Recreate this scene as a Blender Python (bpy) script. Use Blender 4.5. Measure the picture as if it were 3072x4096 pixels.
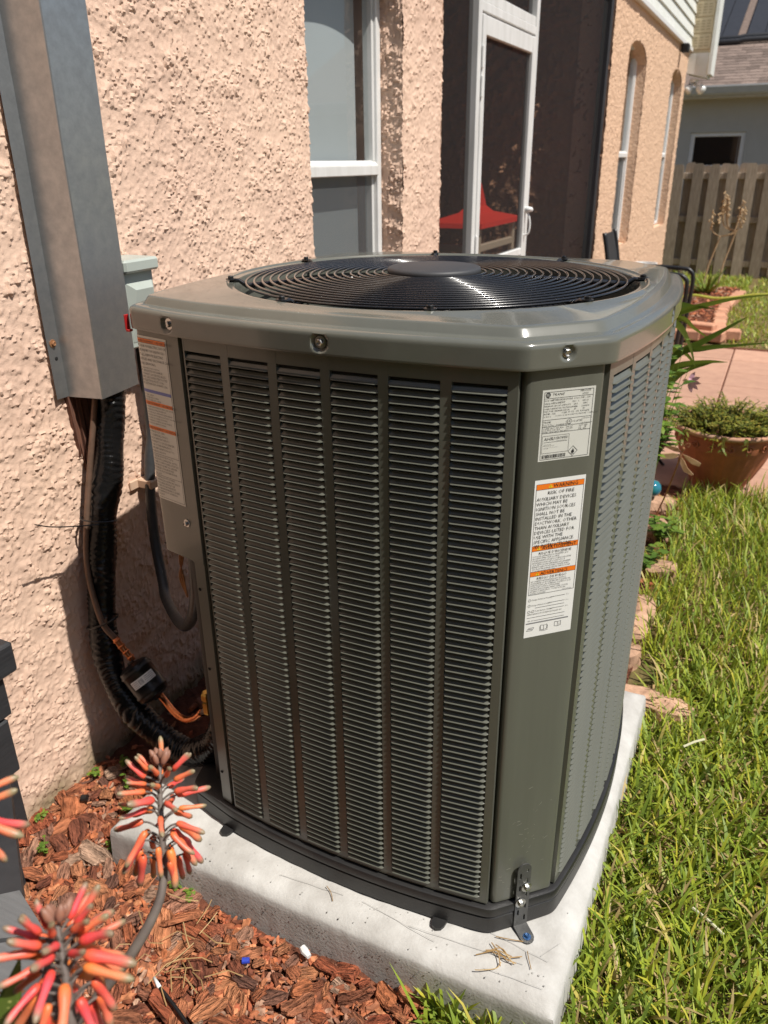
import bpy, math, random
import numpy as np
from mathutils import Vector, Matrix

# ------------------------------------------------------------------ camera, light, exposure
scene = bpy.context.scene
for o in list(bpy.data.objects):
    bpy.data.objects.remove(o)
col = scene.collection
R = math.radians
PI = math.pi

cam_d = bpy.data.cameras.new('camera')
cam = bpy.data.objects.new('camera', cam_d)
col.objects.link(cam)
YAW, PITCH, ROLL = 0.4528533, 0.419863, -0.0104319
fw = Vector((-math.sin(YAW)*math.cos(PITCH), math.cos(YAW)*math.cos(PITCH), -math.sin(PITCH)))
rt0 = Vector((math.cos(YAW), math.sin(YAW), 0))
up0 = rt0.cross(fw)
rt = math.cos(ROLL)*rt0 + math.sin(ROLL)*up0
up = -math.sin(ROLL)*rt0 + math.cos(ROLL)*up0
CAM = Vector((0, 0, 1.43))
cam.matrix_world = Matrix(((rt.x, up.x, -fw.x, CAM.x), (rt.y, up.y, -fw.y, CAM.y), (rt.z, up.z, -fw.z, CAM.z), (0, 0, 0, 1)))
cam_d.sensor_fit = 'HORIZONTAL'
cam_d.sensor_width = 36.0
cam_d.lens = 36.763
cam_d.clip_start = 0.05
cam_d.clip_end = 400
cam_d.dof.use_dof = True
cam_d.dof.focus_distance = 1.35
cam_d.dof.aperture_fstop = 9.0
scene.camera = cam
scene.render.resolution_x = 768
scene.render.resolution_y = 1024

SUN = Vector((1.0, -0.19, 1.64)).normalized()
world = bpy.data.worlds.new('World')
scene.world = world
world.use_nodes = True
wn = world.node_tree.nodes
wl = world.node_tree.links
sky = wn.new('ShaderNodeTexSky')
sky.sky_type = 'NISHITA'
sky.sun_disc = False
sky.sun_elevation = math.asin(SUN.z)
sky.sun_rotation = math.atan2(SUN.x, SUN.y)
sky.air_density = 1.0
sky.dust_density = 1.2
wl.new(sky.outputs[0], wn['Background'].inputs[0])
wn['Background'].inputs[1].default_value = 0.075

sun_d = bpy.data.lights.new('sun', 'SUN')
sun_d.energy = 4.6
sun_d.angle = R(0.53)
sun_d.color = (1.0, 0.95, 0.87)
sun_o = bpy.data.objects.new('sun', sun_d)
col.objects.link(sun_o)
sun_o.rotation_euler = SUN.to_track_quat('Z', 'Y').to_euler()
sun_o.location = (6, -1, 10)

scene.view_settings.view_transform = 'Standard'
scene.view_settings.look = 'None'
scene.view_settings.exposure = 0.26
scene.view_settings.gamma = 1.0
scene.render.engine = 'CYCLES'

rng = np.random.default_rng(7)
random.seed(7)

# ------------------------------------------------------------------ helpers
def tag(o, label=None, cat=None, group=None, kind=None):
    if label: o['label'] = label
    if cat: o['category'] = cat
    if group: o['group'] = group
    if kind: o['kind'] = kind
    return o

def empty(name, loc, label=None, cat=None, group=None, kind=None):
    o = bpy.data.objects.new(name, None)
    o.location = loc
    o.empty_display_size = 0.05
    col.objects.link(o)
    tag(o, label, cat, group, kind)
    return o

WLOC = {}
def wloc(o):
    v = Vector(o.location)
    return v if o.parent is None else v + wloc(o.parent)

def attach(o, parent):
    """o is given in world coordinates (its location); parent has only translations above it"""
    if parent is not None:
        o.parent = parent
        o.location = Vector(o.location) - wloc(parent)
    return o

def mkmesh(name, verts, faces, mat=None, smooth=False, sharp=None):
    me = bpy.data.meshes.new(name)
    if isinstance(verts, np.ndarray) and isinstance(faces, np.ndarray):
        nv, nf, k = len(verts), len(faces), faces.shape[1]
        me.vertices.add(nv)
        me.vertices.foreach_set('co', np.ascontiguousarray(verts, dtype=np.float32).ravel())
        me.loops.add(nf*k)
        me.loops.foreach_set('vertex_index', np.ascontiguousarray(faces, dtype=np.int32).ravel())
        me.polygons.add(nf)
        me.polygons.foreach_set('loop_start', np.arange(nf, dtype=np.int32)*k)
        me.update(calc_edges=True)
        me.validate()
    else:
        me.from_pydata([tuple(v) for v in verts], [], [tuple(f) for f in faces])
        me.update()
    if smooth:
        me.polygons.foreach_set('use_smooth', np.ones(len(me.polygons), dtype=bool))
        if sharp is not None:
            me.set_sharp_from_angle(angle=R(sharp))
    if mat is not None:
        me.materials.append(mat)
    return me

def mkobj(name, me, parent=None, loc=(0, 0, 0)):
    o = bpy.data.objects.new(name, me)
    o.location = loc
    col.objects.link(o)
    attach(o, parent)
    return o

class MB:
    """collects shapes in world coordinates into ONE mesh"""
    def __init__(s):
        s.v = []; s.f = []
    def add(s, v, f):
        n = len(s.v)
        s.v += [tuple(map(float, p)) for p in v]
        s.f += [tuple(n+i for i in q) for q in f]
        return s
    def hexa(s, p):
        """8 corners: bottom loop 0-3 (ccw seen from above), top loop 4-7"""
        return s.add(p, [(3, 2, 1, 0), (4, 5, 6, 7), (0, 1, 5, 4), (1, 2, 6, 5), (2, 3, 7, 6), (3, 0, 4, 7)])
    def box(s, x0, x1, y0, y1, z0, z1):
        return s.hexa([(x0, y0, z0), (x1, y0, z0), (x1, y1, z0), (x0, y1, z0), (x0, y0, z1), (x1, y0, z1), (x1, y1, z1), (x0, y1, z1)])
    def bbox(s, x0, x1, y0, y1, z0, z1, b=0.003):
        """box with chamfered vertical/horizontal edges (a 24-vertex bevelled box)"""
        v = []; idx = {}
        for ix, X in enumerate((x0, x1)):
            for iy, Y in enumerate((y0, y1)):
                for iz, Z in enumerate((z0, z1)):
                    sx, sy, sz = (1 if ix == 0 else -1), (1 if iy == 0 else -1), (1 if iz == 0 else -1)
                    for a in range(3):
                        p = [X+sx*b, Y+sy*b, Z+sz*b]
                        p[a] = (X, Y, Z)[a]
                        idx[(ix, iy, iz, a)] = len(v); v.append(p)
        f = []
        g = lambda *k: idx[k]
        for s0 in (0, 1):
            q = [g(s0, 0, 0, 0), g(s0, 0, 1, 0), g(s0, 1, 1, 0), g(s0, 1, 0, 0)]; f.append(q if s0 == 0 else q[::-1])
            q = [g(0, s0, 0, 1), g(1, s0, 0, 1), g(1, s0, 1, 1), g(0, s0, 1, 1)]; f.append(q if s0 == 0 else q[::-1])
            q = [g(0, 0, s0, 2), g(0, 1, s0, 2), g(1, 1, s0, 2), g(1, 0, s0, 2)]; f.append(q if s0 == 0 else q[::-1])
        for a in (0, 1):
            for c in (0, 1):
                f.append([g(a, c, 0, 0), g(a, c, 1, 0), g(a, c, 1, 1), g(a, c, 0, 1)])
                f.append([g(a, 0, c, 0), g(a, 1, c, 0), g(a, 1, c, 2), g(a, 0, c, 2)])
                f.append([g(0, a, c, 1), g(1, a, c, 1), g(1, a, c, 2), g(0, a, c, 2)])
        for a in (0, 1):
            for c in (0, 1):
                for d in (0, 1):
                    f.append([g(a, c, d, 0), g(a, c, d, 1), g(a, c, d, 2)])
        return s.add(v, f)
    def tube(s, path, r, n=8, cap=True, flat=None):
        path = [Vector(p) for p in path]
        m = len(path)
        rr = r if hasattr(r, '__len__') else [r]*m
        v = []; f = []
        prev = None
        for i in range(m):
            t = (path[min(i+1, m-1)]-path[max(i-1, 0)]).normalized()
            if prev is None:
                a = Vector((0, 0, 1)) if abs(t.z) < .9 else Vector((1, 0, 0))
                u = t.cross(a).normalized()
            else:
                u = (prev - t*prev.dot(t)).normalized()
            w = t.cross(u)
            prev = u
            for k in range(n):
                a = 2*PI*k/n
                v.append(path[i] + (u*math.cos(a)+w*math.sin(a)*(flat or 1))*rr[i])
        for i in range(m-1):
            for k in range(n):
                f.append((i*n+k, i*n+(k+1) % n, (i+1)*n+(k+1) % n, (i+1)*n+k))
        if cap:
            f.append(tuple(range(n-1, -1, -1)))
            f.append(tuple((m-1)*n+k for k in range(n)))
        return s.add(v, f)
    def lathe(s, prof, c=(0, 0, 0), n=24, axis='Z', wob=None):
        v = []; f = []
        m = len(prof)
        for i, (r, z) in enumerate(prof):
            for k in range(n):
                a = 2*PI*k/n
                q = (r*math.cos(a), r*math.sin(a), z)
                if axis == 'X': q = (q[2], q[0], q[1])
                if axis == 'Y': q = (q[0], -q[2], q[1])
                v.append((c[0]+q[0], c[1]+q[1], c[2]+q[2]))
        for i in range(m-1):
            for k in range(n):
                f.append((i*n+k, i*n+(k+1) % n, (i+1)*n+(k+1) % n, (i+1)*n+k))
        f.append(tuple(range(n-1, -1, -1)))
        f.append(tuple((m-1)*n+k for k in range(n)))
        return s.add(v, f)
    def build(s, name, mat, parent=None, smooth=False, sharp=None, loc=(0, 0, 0)):
        me = mkmesh(name, s.v, s.f, mat, smooth, sharp)
        return mkobj(name, me, parent, loc)

def align(z, p):
    """rotation taking local +Z to z, as 4x4 with translation p"""
    q = Vector(z).to_track_quat('Z', 'Y').to_matrix().to_4x4()
    q.translation = p
    return q

def smooth_path(pts, n=8):
    """Catmull-Rom through pts"""
    P = [Vector(p) for p in pts]
    P = [P[0]*2-P[1]] + P + [P[-1]*2-P[-2]]
    out = []
    for i in range(1, len(P)-2):
        for k in range(n):
            t = k/n
            a, b, c, d = P[i-1], P[i], P[i+1], P[i+2]
            out.append(0.5*((2*b)+(c-a)*t+(2*a-5*b+4*c-d)*t*t+(3*b-a-3*c+d)*t**3))
    out.append(P[-2])
    return out

# ------------------------------------------------------------------ materials
def nt(name):
    m = bpy.data.materials.new(name)
    m.use_nodes = True
    n = m.node_tree.nodes; l = m.node_tree.links
    return m, n, l, n['Principled BSDF']

def M(name, c, rough=0.6, metal=0.0, var=0.0, vscale=8.0, bump=0.0, bscale=200.0, coat=0.0, spec=0.5, c2=None, rvar=0.0, obj_var=0.0, isl_var=0.0, streak=None, bdist=0.002, coords='Object'):
    m, n, l, b = nt(name)
    b.inputs['Roughness'].default_value = rough
    b.inputs['Metallic'].default_value = metal
    b.inputs['Specular IOR Level'].default_value = spec
    if coat:
        b.inputs['Coat Weight'].default_value = coat
        b.inputs['Coat Roughness'].default_value = 0.08
    tc = n.new('ShaderNodeTexCoord')
    src = tc.outputs[coords]
    if streak:
        mp = n.new('ShaderNodeMapping'); mp.inputs['Scale'].default_value = streak
        l.new(src, mp.inputs[0]); src = mp.outputs[0]
    out = None
    c = tuple(c)+(1,)
    c2 = tuple(c2)+(1,) if c2 else tuple(min(1, x*(1-var)) for x in c[:3])+(1,)
    if var or c2 is not None:
        ns = n.new('ShaderNodeTexNoise'); ns.inputs['Scale'].default_value = vscale; ns.inputs['Detail'].default_value = 6; ns.inputs['Roughness'].default_value = .65
        l.new(src, ns.inputs['Vector'])
        rp = n.new('ShaderNodeValToRGB')
        rp.color_ramp.elements[0].position = 0.35; rp.color_ramp.elements[1].position = 0.68
        rp.color_ramp.elements[0].color = c; rp.color_ramp.elements[1].color = c2
        l.new(ns.outputs['Fac'], rp.inputs[0])
        out = rp.outputs[0]
        if rvar:
            mr = n.new('ShaderNodeMapRange'); mr.inputs[3].default_value = rough-rvar; mr.inputs[4].default_value = rough+rvar
            l.new(ns.outputs['Fac'], mr.inputs[0]); l.new(mr.outputs[0], b.inputs['Roughness'])
    if obj_var or isl_var:
        hv = n.new('ShaderNodeHueSaturation')
        l.new(out, hv.inputs['Color'])
        acc = None
        if obj_var:
            oi = n.new('ShaderNodeObjectInfo')
            mr = n.new('ShaderNodeMapRange'); mr.inputs[3].default_value = 1-obj_var; mr.inputs[4].default_value = 1+obj_var
            l.new(oi.outputs['Random'], mr.inputs[0]); acc = mr.outputs[0]
        if isl_var:
            ge = n.new('ShaderNodeNewGeometry')
            mr = n.new('ShaderNodeMapRange'); mr.inputs[3].default_value = 1-isl_var; mr.inputs[4].default_value = 1+isl_var
            l.new(ge.outputs['Random Per Island'], mr.inputs[0])
            if acc is None: acc = mr.outputs[0]
            else:
                mu = n.new('ShaderNodeMath'); mu.operation = 'MULTIPLY'
                l.new(acc, mu.inputs[0]); l.new(mr.outputs[0], mu.inputs[1]); acc = mu.outputs[0]
        l.new(acc, hv.inputs['Value'])
        out = hv.outputs[0]
    l.new(out, b.inputs['Base Color'])
    if bump:
        n2 = n.new('ShaderNodeTexNoise'); n2.inputs['Scale'].default_value = bscale; n2.inputs['Detail'].default_value = 5
        l.new(src, n2.inputs['Vector'])
        bp = n.new('ShaderNodeBump'); bp.inputs['Strength'].default_value = bump; bp.inputs['Distance'].default_value = bdist
        l.new(n2.outputs['Fac'], bp.inputs['Height'])
        l.new(bp.outputs[0], b.inputs['Normal'])
    return m

def island_ramp(name, stops, rough=.6, spec=.4, transl=0.0, zgrad=None, noise=0.0, nscale=None, bdist=.003):
    """colour from the random value of each mesh island (leaves, blades, chips)"""
    m, n, l, b = nt(name)
    b.inputs['Roughness'].default_value = rough
    b.inputs['Specular IOR Level'].default_value = spec
    ge = n.new('ShaderNodeNewGeometry')
    rp = n.new('ShaderNodeValToRGB')
    e = rp.color_ramp.elements
    for i, (p, c) in enumerate(stops):
        x = e[i] if i < 2 else e.new(p)
        x.position = p; x.color = tuple(c)+(1,)
    oi = n.new('ShaderNodeObjectInfo')
    ad = n.new('ShaderNodeMath'); ad.operation = 'ADD'
    l.new(ge.outputs['Random Per Island'], ad.inputs[0]); l.new(oi.outputs['Random'], ad.inputs[1])
    fr = n.new('ShaderNodeMath'); fr.operation = 'FRACT'; l.new(ad.outputs[0], fr.inputs[0])
    l.new(fr.outputs[0], rp.inputs[0])
    out = rp.outputs[0]
    if noise:
        tc = n.new('ShaderNodeTexCoord')
        ns = n.new('ShaderNodeTexNoise'); ns.inputs['Scale'].default_value = 60; ns.inputs['Detail'].default_value = 6
        if nscale:
            mp = n.new('ShaderNodeMapping'); mp.inputs['Scale'].default_value = nscale; ns.inputs['Scale'].default_value = 1.0
            av = n.new('ShaderNodeVectorMath'); l.new(tc.outputs['Object'], mp.inputs[0]); l.new(mp.outputs[0], av.inputs[0]); l.new(oi.outputs['Location'], av.inputs[1])
            sc2 = n.new('ShaderNodeVectorMath'); sc2.operation = 'SCALE'; sc2.inputs['Scale'].default_value = 37; l.new(oi.outputs['Location'], sc2.inputs[0]); l.new(sc2.outputs[0], av.inputs[1])
            l.new(av.outputs[0], ns.inputs['Vector'])
        else:
            l.new(tc.outputs['Object'], ns.inputs['Vector'])
        mr = n.new('ShaderNodeMapRange'); mr.inputs[1].default_value = .3; mr.inputs[2].default_value = .7; mr.inputs[3].default_value = 1-noise; mr.inputs[4].default_value = 1+noise
        l.new(ns.outputs['Fac'], mr.inputs[0])
        hv = n.new('ShaderNodeHueSaturation'); l.new(out, hv.inputs['Color']); l.new(mr.outputs[0], hv.inputs['Value']); out = hv.outputs[0]
        bp = n.new('ShaderNodeBump'); bp.inputs['Strength'].default_value = .8; bp.inputs['Distance'].default_value = bdist
        l.new(ns.outputs['Fac'], bp.inputs['Height']); l.new(bp.outputs[0], b.inputs['Normal'])
    l.new(out, b.inputs['Base Color'])
    if transl:
        tr = n.new('ShaderNodeBsdfTranslucent'); l.new(out, tr.inputs['Color'])
        mx = n.new('ShaderNodeMixShader'); mx.inputs[0].default_value = transl
        l.new(b.outputs[0], mx.inputs[1]); l.new(tr.outputs[0], mx.inputs[2])
        l.new(mx.outputs[0], n['Material Output'].inputs['Surface'])
    return m

def glass_mat(name, tint=(.9, .93, .93), refl=0.09):
    m, n, l, b = nt(name)
    n.remove(b)
    t = n.new('ShaderNodeBsdfTransparent'); t.inputs[0].default_value = tuple(tint)+(1,)
    g = n.new('ShaderNodeBsdfGlossy'); g.inputs['Roughness'].default_value = 0.02
    lw = n.new('ShaderNodeLayerWeight'); lw.inputs['Blend'].default_value = .5
    pw = n.new('ShaderNodeMath'); pw.operation = 'POWER'; pw.inputs[1].default_value = 4.0
    l.new(lw.outputs['Facing'], pw.inputs[0])
    mr = n.new('ShaderNodeMapRange'); mr.inputs[3].default_value = .045; mr.inputs[4].default_value = .9
    l.new(pw.outputs[0], mr.inputs[0])
    mx = n.new('ShaderNodeMixShader')
    l.new(mr.outputs[0], mx.inputs[0]); l.new(t.outputs[0], mx.inputs[1]); l.new(g.outputs[0], mx.inputs[2])
    l.new(mx.outputs[0], n['Material Output'].inputs['Surface'])
    return m

def screen_mat(name, opac=.5, c=(.02, .02, .022)):
    m, n, l, b = nt(name)
    b.inputs['Base Color'].default_value = tuple(c)+(1,); b.inputs['Roughness'].default_value = .8
    t = n.new('ShaderNodeBsdfTransparent')
    mx = n.new('ShaderNodeMixShader'); mx.inputs[0].default_value = opac
    l.new(t.outputs[0], mx.inputs[1]); l.new(b.outputs[0], mx.inputs[2])
    l.new(mx.outputs[0], n['Material Output'].inputs['Surface'])
    return m

m_stucco = M('stucco_paint', (.745, .530, .405), rough=.85, c2=(.66, .46, .355), vscale=2.2, bump=.5, bscale=260, bdist=.0015, spec=.2, coords='Object')
def stain(m, z0, z1, c):
    n = m.node_tree.nodes; l = m.node_tree.links; b = n['Principled BSDF']
    src = b.inputs['Base Color'].links[0].from_socket
    tc = n.new('ShaderNodeTexCoord'); sp = n.new('ShaderNodeSeparateXYZ'); ge = n.new('ShaderNodeNewGeometry'); l.new(ge.outputs['Position'], sp.inputs[0])
    ns = n.new('ShaderNodeTexNoise'); ns.inputs['Scale'].default_value = 14; ns.inputs['Detail'].default_value = 6; l.new(ge.outputs['Position'], ns.inputs['Vector'])
    mu = n.new('ShaderNodeMath'); mu.operation = 'MULTIPLY_ADD'; mu.inputs[1].default_value = -.16; l.new(ns.outputs['Fac'], mu.inputs[0]); l.new(sp.outputs['Z'], mu.inputs[2])
    mr = n.new('ShaderNodeMapRange'); mr.inputs[1].default_value = z0; mr.inputs[2].default_value = z1; mr.inputs[3].default_value = .85; mr.inputs[4].default_value = 0
    l.new(mu.outputs[0], mr.inputs[0])
    mx = n.new('ShaderNodeMix'); mx.data_type = 'RGBA'; l.new(mr.outputs[0], mx.inputs['Factor']); l.new(src, mx.inputs['A']); mx.inputs['B'].default_value = tuple(c)+(1,)
    l.new(mx.outputs['Result'], b.inputs['Base Color'])
stain(m_stucco, -.07, .03, (.20, .16, .085))
m_stucco_far = M('stucco_far_paint', (.74, .50, .34), rough=.9, c2=(.64, .43, .30), vscale=60, bump=.9, bscale=45, bdist=.02, spec=.2)
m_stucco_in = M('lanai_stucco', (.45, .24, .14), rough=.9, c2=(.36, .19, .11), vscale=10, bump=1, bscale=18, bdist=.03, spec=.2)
m_paint = M('olive_grey_paint', (.121, .124, .102), rough=.30, c2=(.107, .110, .090), vscale=1.0, streak=(22, 22, 1.6), rvar=.06, bump=.05, bscale=900, bdist=.0006, coat=.2, spec=.45)
m_lid = M('lid_paint', (.136, .139, .118), rough=.20, c2=(.118, .121, .102), vscale=9, rvar=.07, bump=.06, bscale=700, bdist=.0006, coat=.5, spec=.5)
m_basepan = M('black_base_plastic', (.016, .016, .017), rough=.42, c2=(.026, .025, .024), vscale=14, bump=.2, bscale=500)
m_black = M('black_metal', (.012, .012, .013), rough=.38, var=.3)
m_wire = M('guard_wire_coating', (.014, .014, .015), rough=.22, var=.2, coat=.5)
m_cap = M('guard_cap_plastic', (.045, .046, .05), rough=.55, var=.15, bump=.1, bscale=800)
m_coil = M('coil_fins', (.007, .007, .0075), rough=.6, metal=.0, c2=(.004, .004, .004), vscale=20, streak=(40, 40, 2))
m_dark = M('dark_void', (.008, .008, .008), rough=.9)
m_steel = M('zinc_steel', (.55, .54, .52), rough=.32, metal=1.0, c2=(.4, .4, .38), vscale=40)
m_strap = M('grey_strap_steel', (.12, .12, .118), rough=.4, metal=.5, c2=(.08, .08, .08), vscale=30)
m_blue = M('blue_screw', (.03, .09, .22), rough=.4, metal=.4)
m_concrete = M('concrete', (.57, .56, .535), rough=.8, c2=(.38, .365, .34), vscale=7, bump=.5, bscale=160, bdist=.0018, spec=.3)
m_white = M('white_vinyl', (.78, .78, .77), rough=.4, c2=(.70, .70, .69), vscale=12)
m_white_dirty = M('white_aluminium', (.72, .72, .71), rough=.42, c2=(.60, .60, .58), vscale=18, streak=(1, 1, .2))
m_glass = glass_mat('window_glass')
m_blind = M('grey_blind', (.40, .42, .43), rough=.8, c2=(.38, .40, .41), vscale=3)
m_screen = screen_mat('insect_screen', .50, (.010, .010, .011))
m_screen_win = screen_mat('window_screen', .45, (.10, .105, .11))
m_frame_dark = M('bronze_frame', (.035, .036, .04), rough=.45, var=.2)
m_galv = M('galvanised_sheet', (.46, .47, .475), rough=.38, metal=.85, c2=(.36, .37, .38), vscale=45, rvar=.12, bump=.06, bscale=300)
m_pvc_grey = M('grey_enclosure', (.42, .46, .42), rough=.4, c2=(.38, .42, .38), vscale=9)
m_hose = M('black_foil_hose', (.006, .006, .0065), rough=.2, c2=(.009, .009, .0095), vscale=30, coat=.0, spec=.32, bump=.5, bscale=90, bdist=.004)
m_conduit = M('grey_conduit', (.05, .052, .056), rough=.4, c2=(.04, .042, .045), vscale=20)
m_copper = M('copper', (.72, .26, .11), rough=.28, metal=1.0, c2=(.50, .17, .07), vscale=40, rvar=.1)
m_line_brown = M('dull_copper_line', (.20, .12, .085), rough=.5, metal=.4, c2=(.13, .085, .06), vscale=40)
m_brass = M('brass', (.62, .42, .12), rough=.3, metal=1.0, c2=(.5, .32, .09), vscale=40)
m_drier = M('black_drier_paint', (.008, .008, .009), rough=.32, spec=.35, var=.2)
m_sticker = M('white_sticker', (.82, .82, .80), rough=.45, c2=(.79, .79, .77), vscale=15)
m_sticker_grey = M('silver_sticker', (.66, .66, .61), rough=.4, c2=(.62, .62, .57), vscale=15)
m_ink = M('black_ink', (.02, .02, .022), rough=.5)
m_ink_grey = M('grey_ink', (.22, .22, .23), rough=.5)
m_orange = M('orange_ink', (.86, .20, .015), rough=.45)
m_yellow = M('yellow_ink', (.85, .56, .02), rough=.45)
m_blue_ink = M('blue_ink', (.12, .15, .42), rough=.45)
m_red = M('red_plastic', (.36, .012, .014), rough=.4)
m_redroof = M('red_toy_plastic', (.85, .05, .03), rough=.4)
m_toybeige = M('beige_toy_plastic', (.62, .50, .36), rough=.5)
m_soil = M('mulch_soil', (.17, .062, .036), rough=.95, c2=(.08, .032, .02), vscale=40, bump=.9, bscale=70, bdist=.012, spec=.15)
m_lawn = M('lawn_soil', (.22, .15, .075), rough=.95, c2=(.10, .095, .03), vscale=9, bump=.8, bscale=90, bdist=.01, spec=.1)
m_farlawn = M('far_lawn', (.13, .17, .035), rough=.95, c2=(.07, .11, .022), vscale=6, bump=.9, bscale=50, bdist=.02, spec=.1)
BARK_STOPS = [(0, (.30, .082, .040)), (.18, (.42, .145, .062)), (.36, (.19, .062, .036)), (.54, (.50, .21, .10)), (.72, (.34, .095, .045)), (.84, (.40, .26, .18)), (.92, (.27, .13, .085)), (1, (.13, .058, .04))]
m_bark = island_ramp('bark', BARK_STOPS, rough=.8, spec=.25, noise=.5)
m_bark_chip = island_ramp('bark_slab', BARK_STOPS, rough=.75, spec=.3, noise=.65, nscale=(2.2, 9, 6), bdist=.05)
m_grass = island_ramp('grass_blade', [(0, (.15, .23, .03)), (.22, (.27, .36, .04)), (.45, (.42, .47, .045)), (.62, (.19, .28, .05)), (.80, (.36, .40, .04)), (.87, (.56, .50, .06)), (.92, (.55, .42, .20)), (1, (.42, .30, .13))], rough=.5, spec=.4, transl=.28)
m_straw = island_ramp('straw', [(0, (.42, .27, .12)), (.5, (.30, .19, .08)), (1, (.50, .36, .18))], rough=.7, spec=.3)
m_leaf_strap = island_ramp('strap_leaf', [(0, (.12, .19, .03)), (.5, (.19, .27, .04)), (1, (.28, .32, .05))], rough=.4, spec=.5, transl=.25)
m_leaf_pot = island_ramp('pot_leaf', [(0, (.10, .13, .02)), (.3, (.16, .19, .025)), (.6, (.26, .26, .03)), (.8, (.33, .26, .04)), (1, (.08, .12, .02))], rough=.5, spec=.4, transl=.25)
m_leaf_weed = island_ramp('weed_leaf', [(0, (.07, .14, .02)), (.5, (.13, .22, .03)), (1, (.19, .27, .035))], rough=.45, spec=.4, transl=.25)
m_leaf_hedge = island_ramp('hedge_leaf', [(0, (.03, .06, .012)), (.5, (.05, .09, .018)), (1, (.08, .12, .025))], rough=.45, spec=.4, transl=.15)
m_dry = island_ramp('dry_stalk', [(0, (.34, .23, .12)), (1, (.45, .33, .2))], rough=.8)
m_terracotta = M('terracotta', (.42, .14, .06), rough=.7, c2=(.25, .085, .045), vscale=9, bump=.3, bscale=80)
m_terracotta_rim = M('weathered_rim', (.50, .26, .16), rough=.8, c2=(.38, .24, .17), vscale=14)
m_paver = M('paver', (.52, .31, .22), rough=.85, c2=(.43, .25, .18), vscale=9, obj_var=.1, bump=.5, bscale=90, bdist=.003, spec=.2)
m_rock = M('edging_rock', (.58, .36, .24), rough=.9, c2=(.30, .18, .12), vscale=16, obj_var=.15, bump=.7, bscale=40, bdist=.01, spec=.2)
m_brick = M('edging_brick', (.58, .30, .19), rough=.9, c2=(.44, .23, .15), vscale=16, obj_var=.15, bump=.5, bscale=60, bdist=.005, spec=.2)
m_fence = M('weathered_wood', (.46, .375, .29), rough=.85, c2=(.24, .185, .135), vscale=5, obj_var=.25, streak=(14, 14, 1.2), bump=.4, bscale=20, bdist=.004, spec=.2)
m_nwall = M('neighbour_wall', (.46, .455, .43), rough=.9, c2=(.43, .425, .40), vscale=4, bump=.6, bscale=30, bdist=.01)
m_shingle = M('shingle', (.24, .18, .15), rough=.9, c2=(.17, .13, .11), vscale=14, obj_var=.28, bump=.5, bscale=120, bdist=.004, spec=.2)
m_solar = M('black_pool_mat', (.035, .035, .038), rough=.45, var=.2)
m_gutter = M('grey_gutter', (.50, .53, .53), rough=.4, var=.1)
m_siding = M('white_siding', (.74, .75, .72), rough=.5, c2=(.66, .68, .62), vscale=7)
m_beige = M('beige_soffit', (.60, .50, .33), rough=.6, c2=(.54, .45, .29), vscale=10)
m_plank = M('black_plank', (.022, .023, .026), rough=.5, c2=(.035, .036, .04), vscale=3, streak=(3, 3, 60), bump=.6, bscale=14, bdist=.002)
m_plank_top = M('black_plank_sheen', (.125, .13, .135), rough=.38, c2=(.15, .155, .16), vscale=3, streak=(3, 60, 3), bump=.5, bscale=14, bdist=.002)  # black plastic; the seat's sunlit sheen is painted into this lighter colour
m_rust = M('rusty_metal', (.42, .22, .10), rough=.55, metal=.4, c2=(.24, .10, .05), vscale=25)
m_wing = M('dragonfly_wing', (.58, .40, .23), rough=.5, metal=.3, c2=(.42, .25, .12), vscale=25)
m_stem = M('aloe_stem', (.12, .095, .085), rough=.6, c2=(.17, .14, .12), vscale=40)
m_bud = M('aloe_bud', (.26, .15, .12), rough=.55, c2=(.34, .14, .07), vscale=60)
m_pink = M('pink_petal', (.75, .45, .55), rough=.5)
m_bulbglass = M('lamp_glass', (.7, .72, .7), rough=.15, var=.1)
m_wood_old = M('rotten_wood', (.20, .085, .05), rough=.85, c2=(.09, .04, .028), vscale=6, streak=(30, 30, 2), bump=.6, bscale=20, bdist=.004)
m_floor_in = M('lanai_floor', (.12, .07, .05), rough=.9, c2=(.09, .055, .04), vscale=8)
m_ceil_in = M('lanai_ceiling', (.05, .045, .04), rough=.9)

def floret_material(name, tipc):
    m, n, l, b = nt(name)
    b.inputs['Roughness'].default_value = .42
    tc = n.new('ShaderNodeTexCoord'); sp = n.new('ShaderNodeSeparateXYZ'); l.new(tc.outputs['Object'], sp.inputs[0])
    mr = n.new('ShaderNodeMapRange'); mr.inputs[1].default_value = 0; mr.inputs[2].default_value = .034
    l.new(sp.outputs['Z'], mr.inputs[0])
    rp = n.new('ShaderNodeValToRGB'); e = rp.color_ramp.elements
    e[0].position = 0; e[0].color = (.76, .17, .05, 1)
    e[1].position = .30; e[1].color = (.80, .145, .085, 1)
    x = e.new(.70); x.color = (.80, .20, .125, 1)
    x = e.new(.91); x.color = tuple(tipc)+(1,)
    x = e.new(1.0); x.color = tuple(c*.9 for c in tipc)+(1,)
    l.new(mr.outputs[0], rp.inputs[0])
    oi = n.new('ShaderNodeObjectInfo')
    m2 = n.new('ShaderNodeMapRange'); m2.inputs[3].default_value = .478; m2.inputs[4].default_value = .518
    l.new(oi.outputs['Random'], m2.inputs[0])
    hv = n.new('ShaderNodeHueSaturation'); l.new(rp.outputs[0], hv.inputs['Color']); l.new(m2.outputs[0], hv.inputs['Hue'])
    l.new(hv.outputs[0], b.inputs['Base Color'])
    b.inputs['Subsurface Weight'].default_value = .15
    b.inputs['Subsurface Radius'].default_value = (.004, .002, .001)
    return m
m_floret = floret_material('aloe_floret', (.30, .23, .14))

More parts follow.
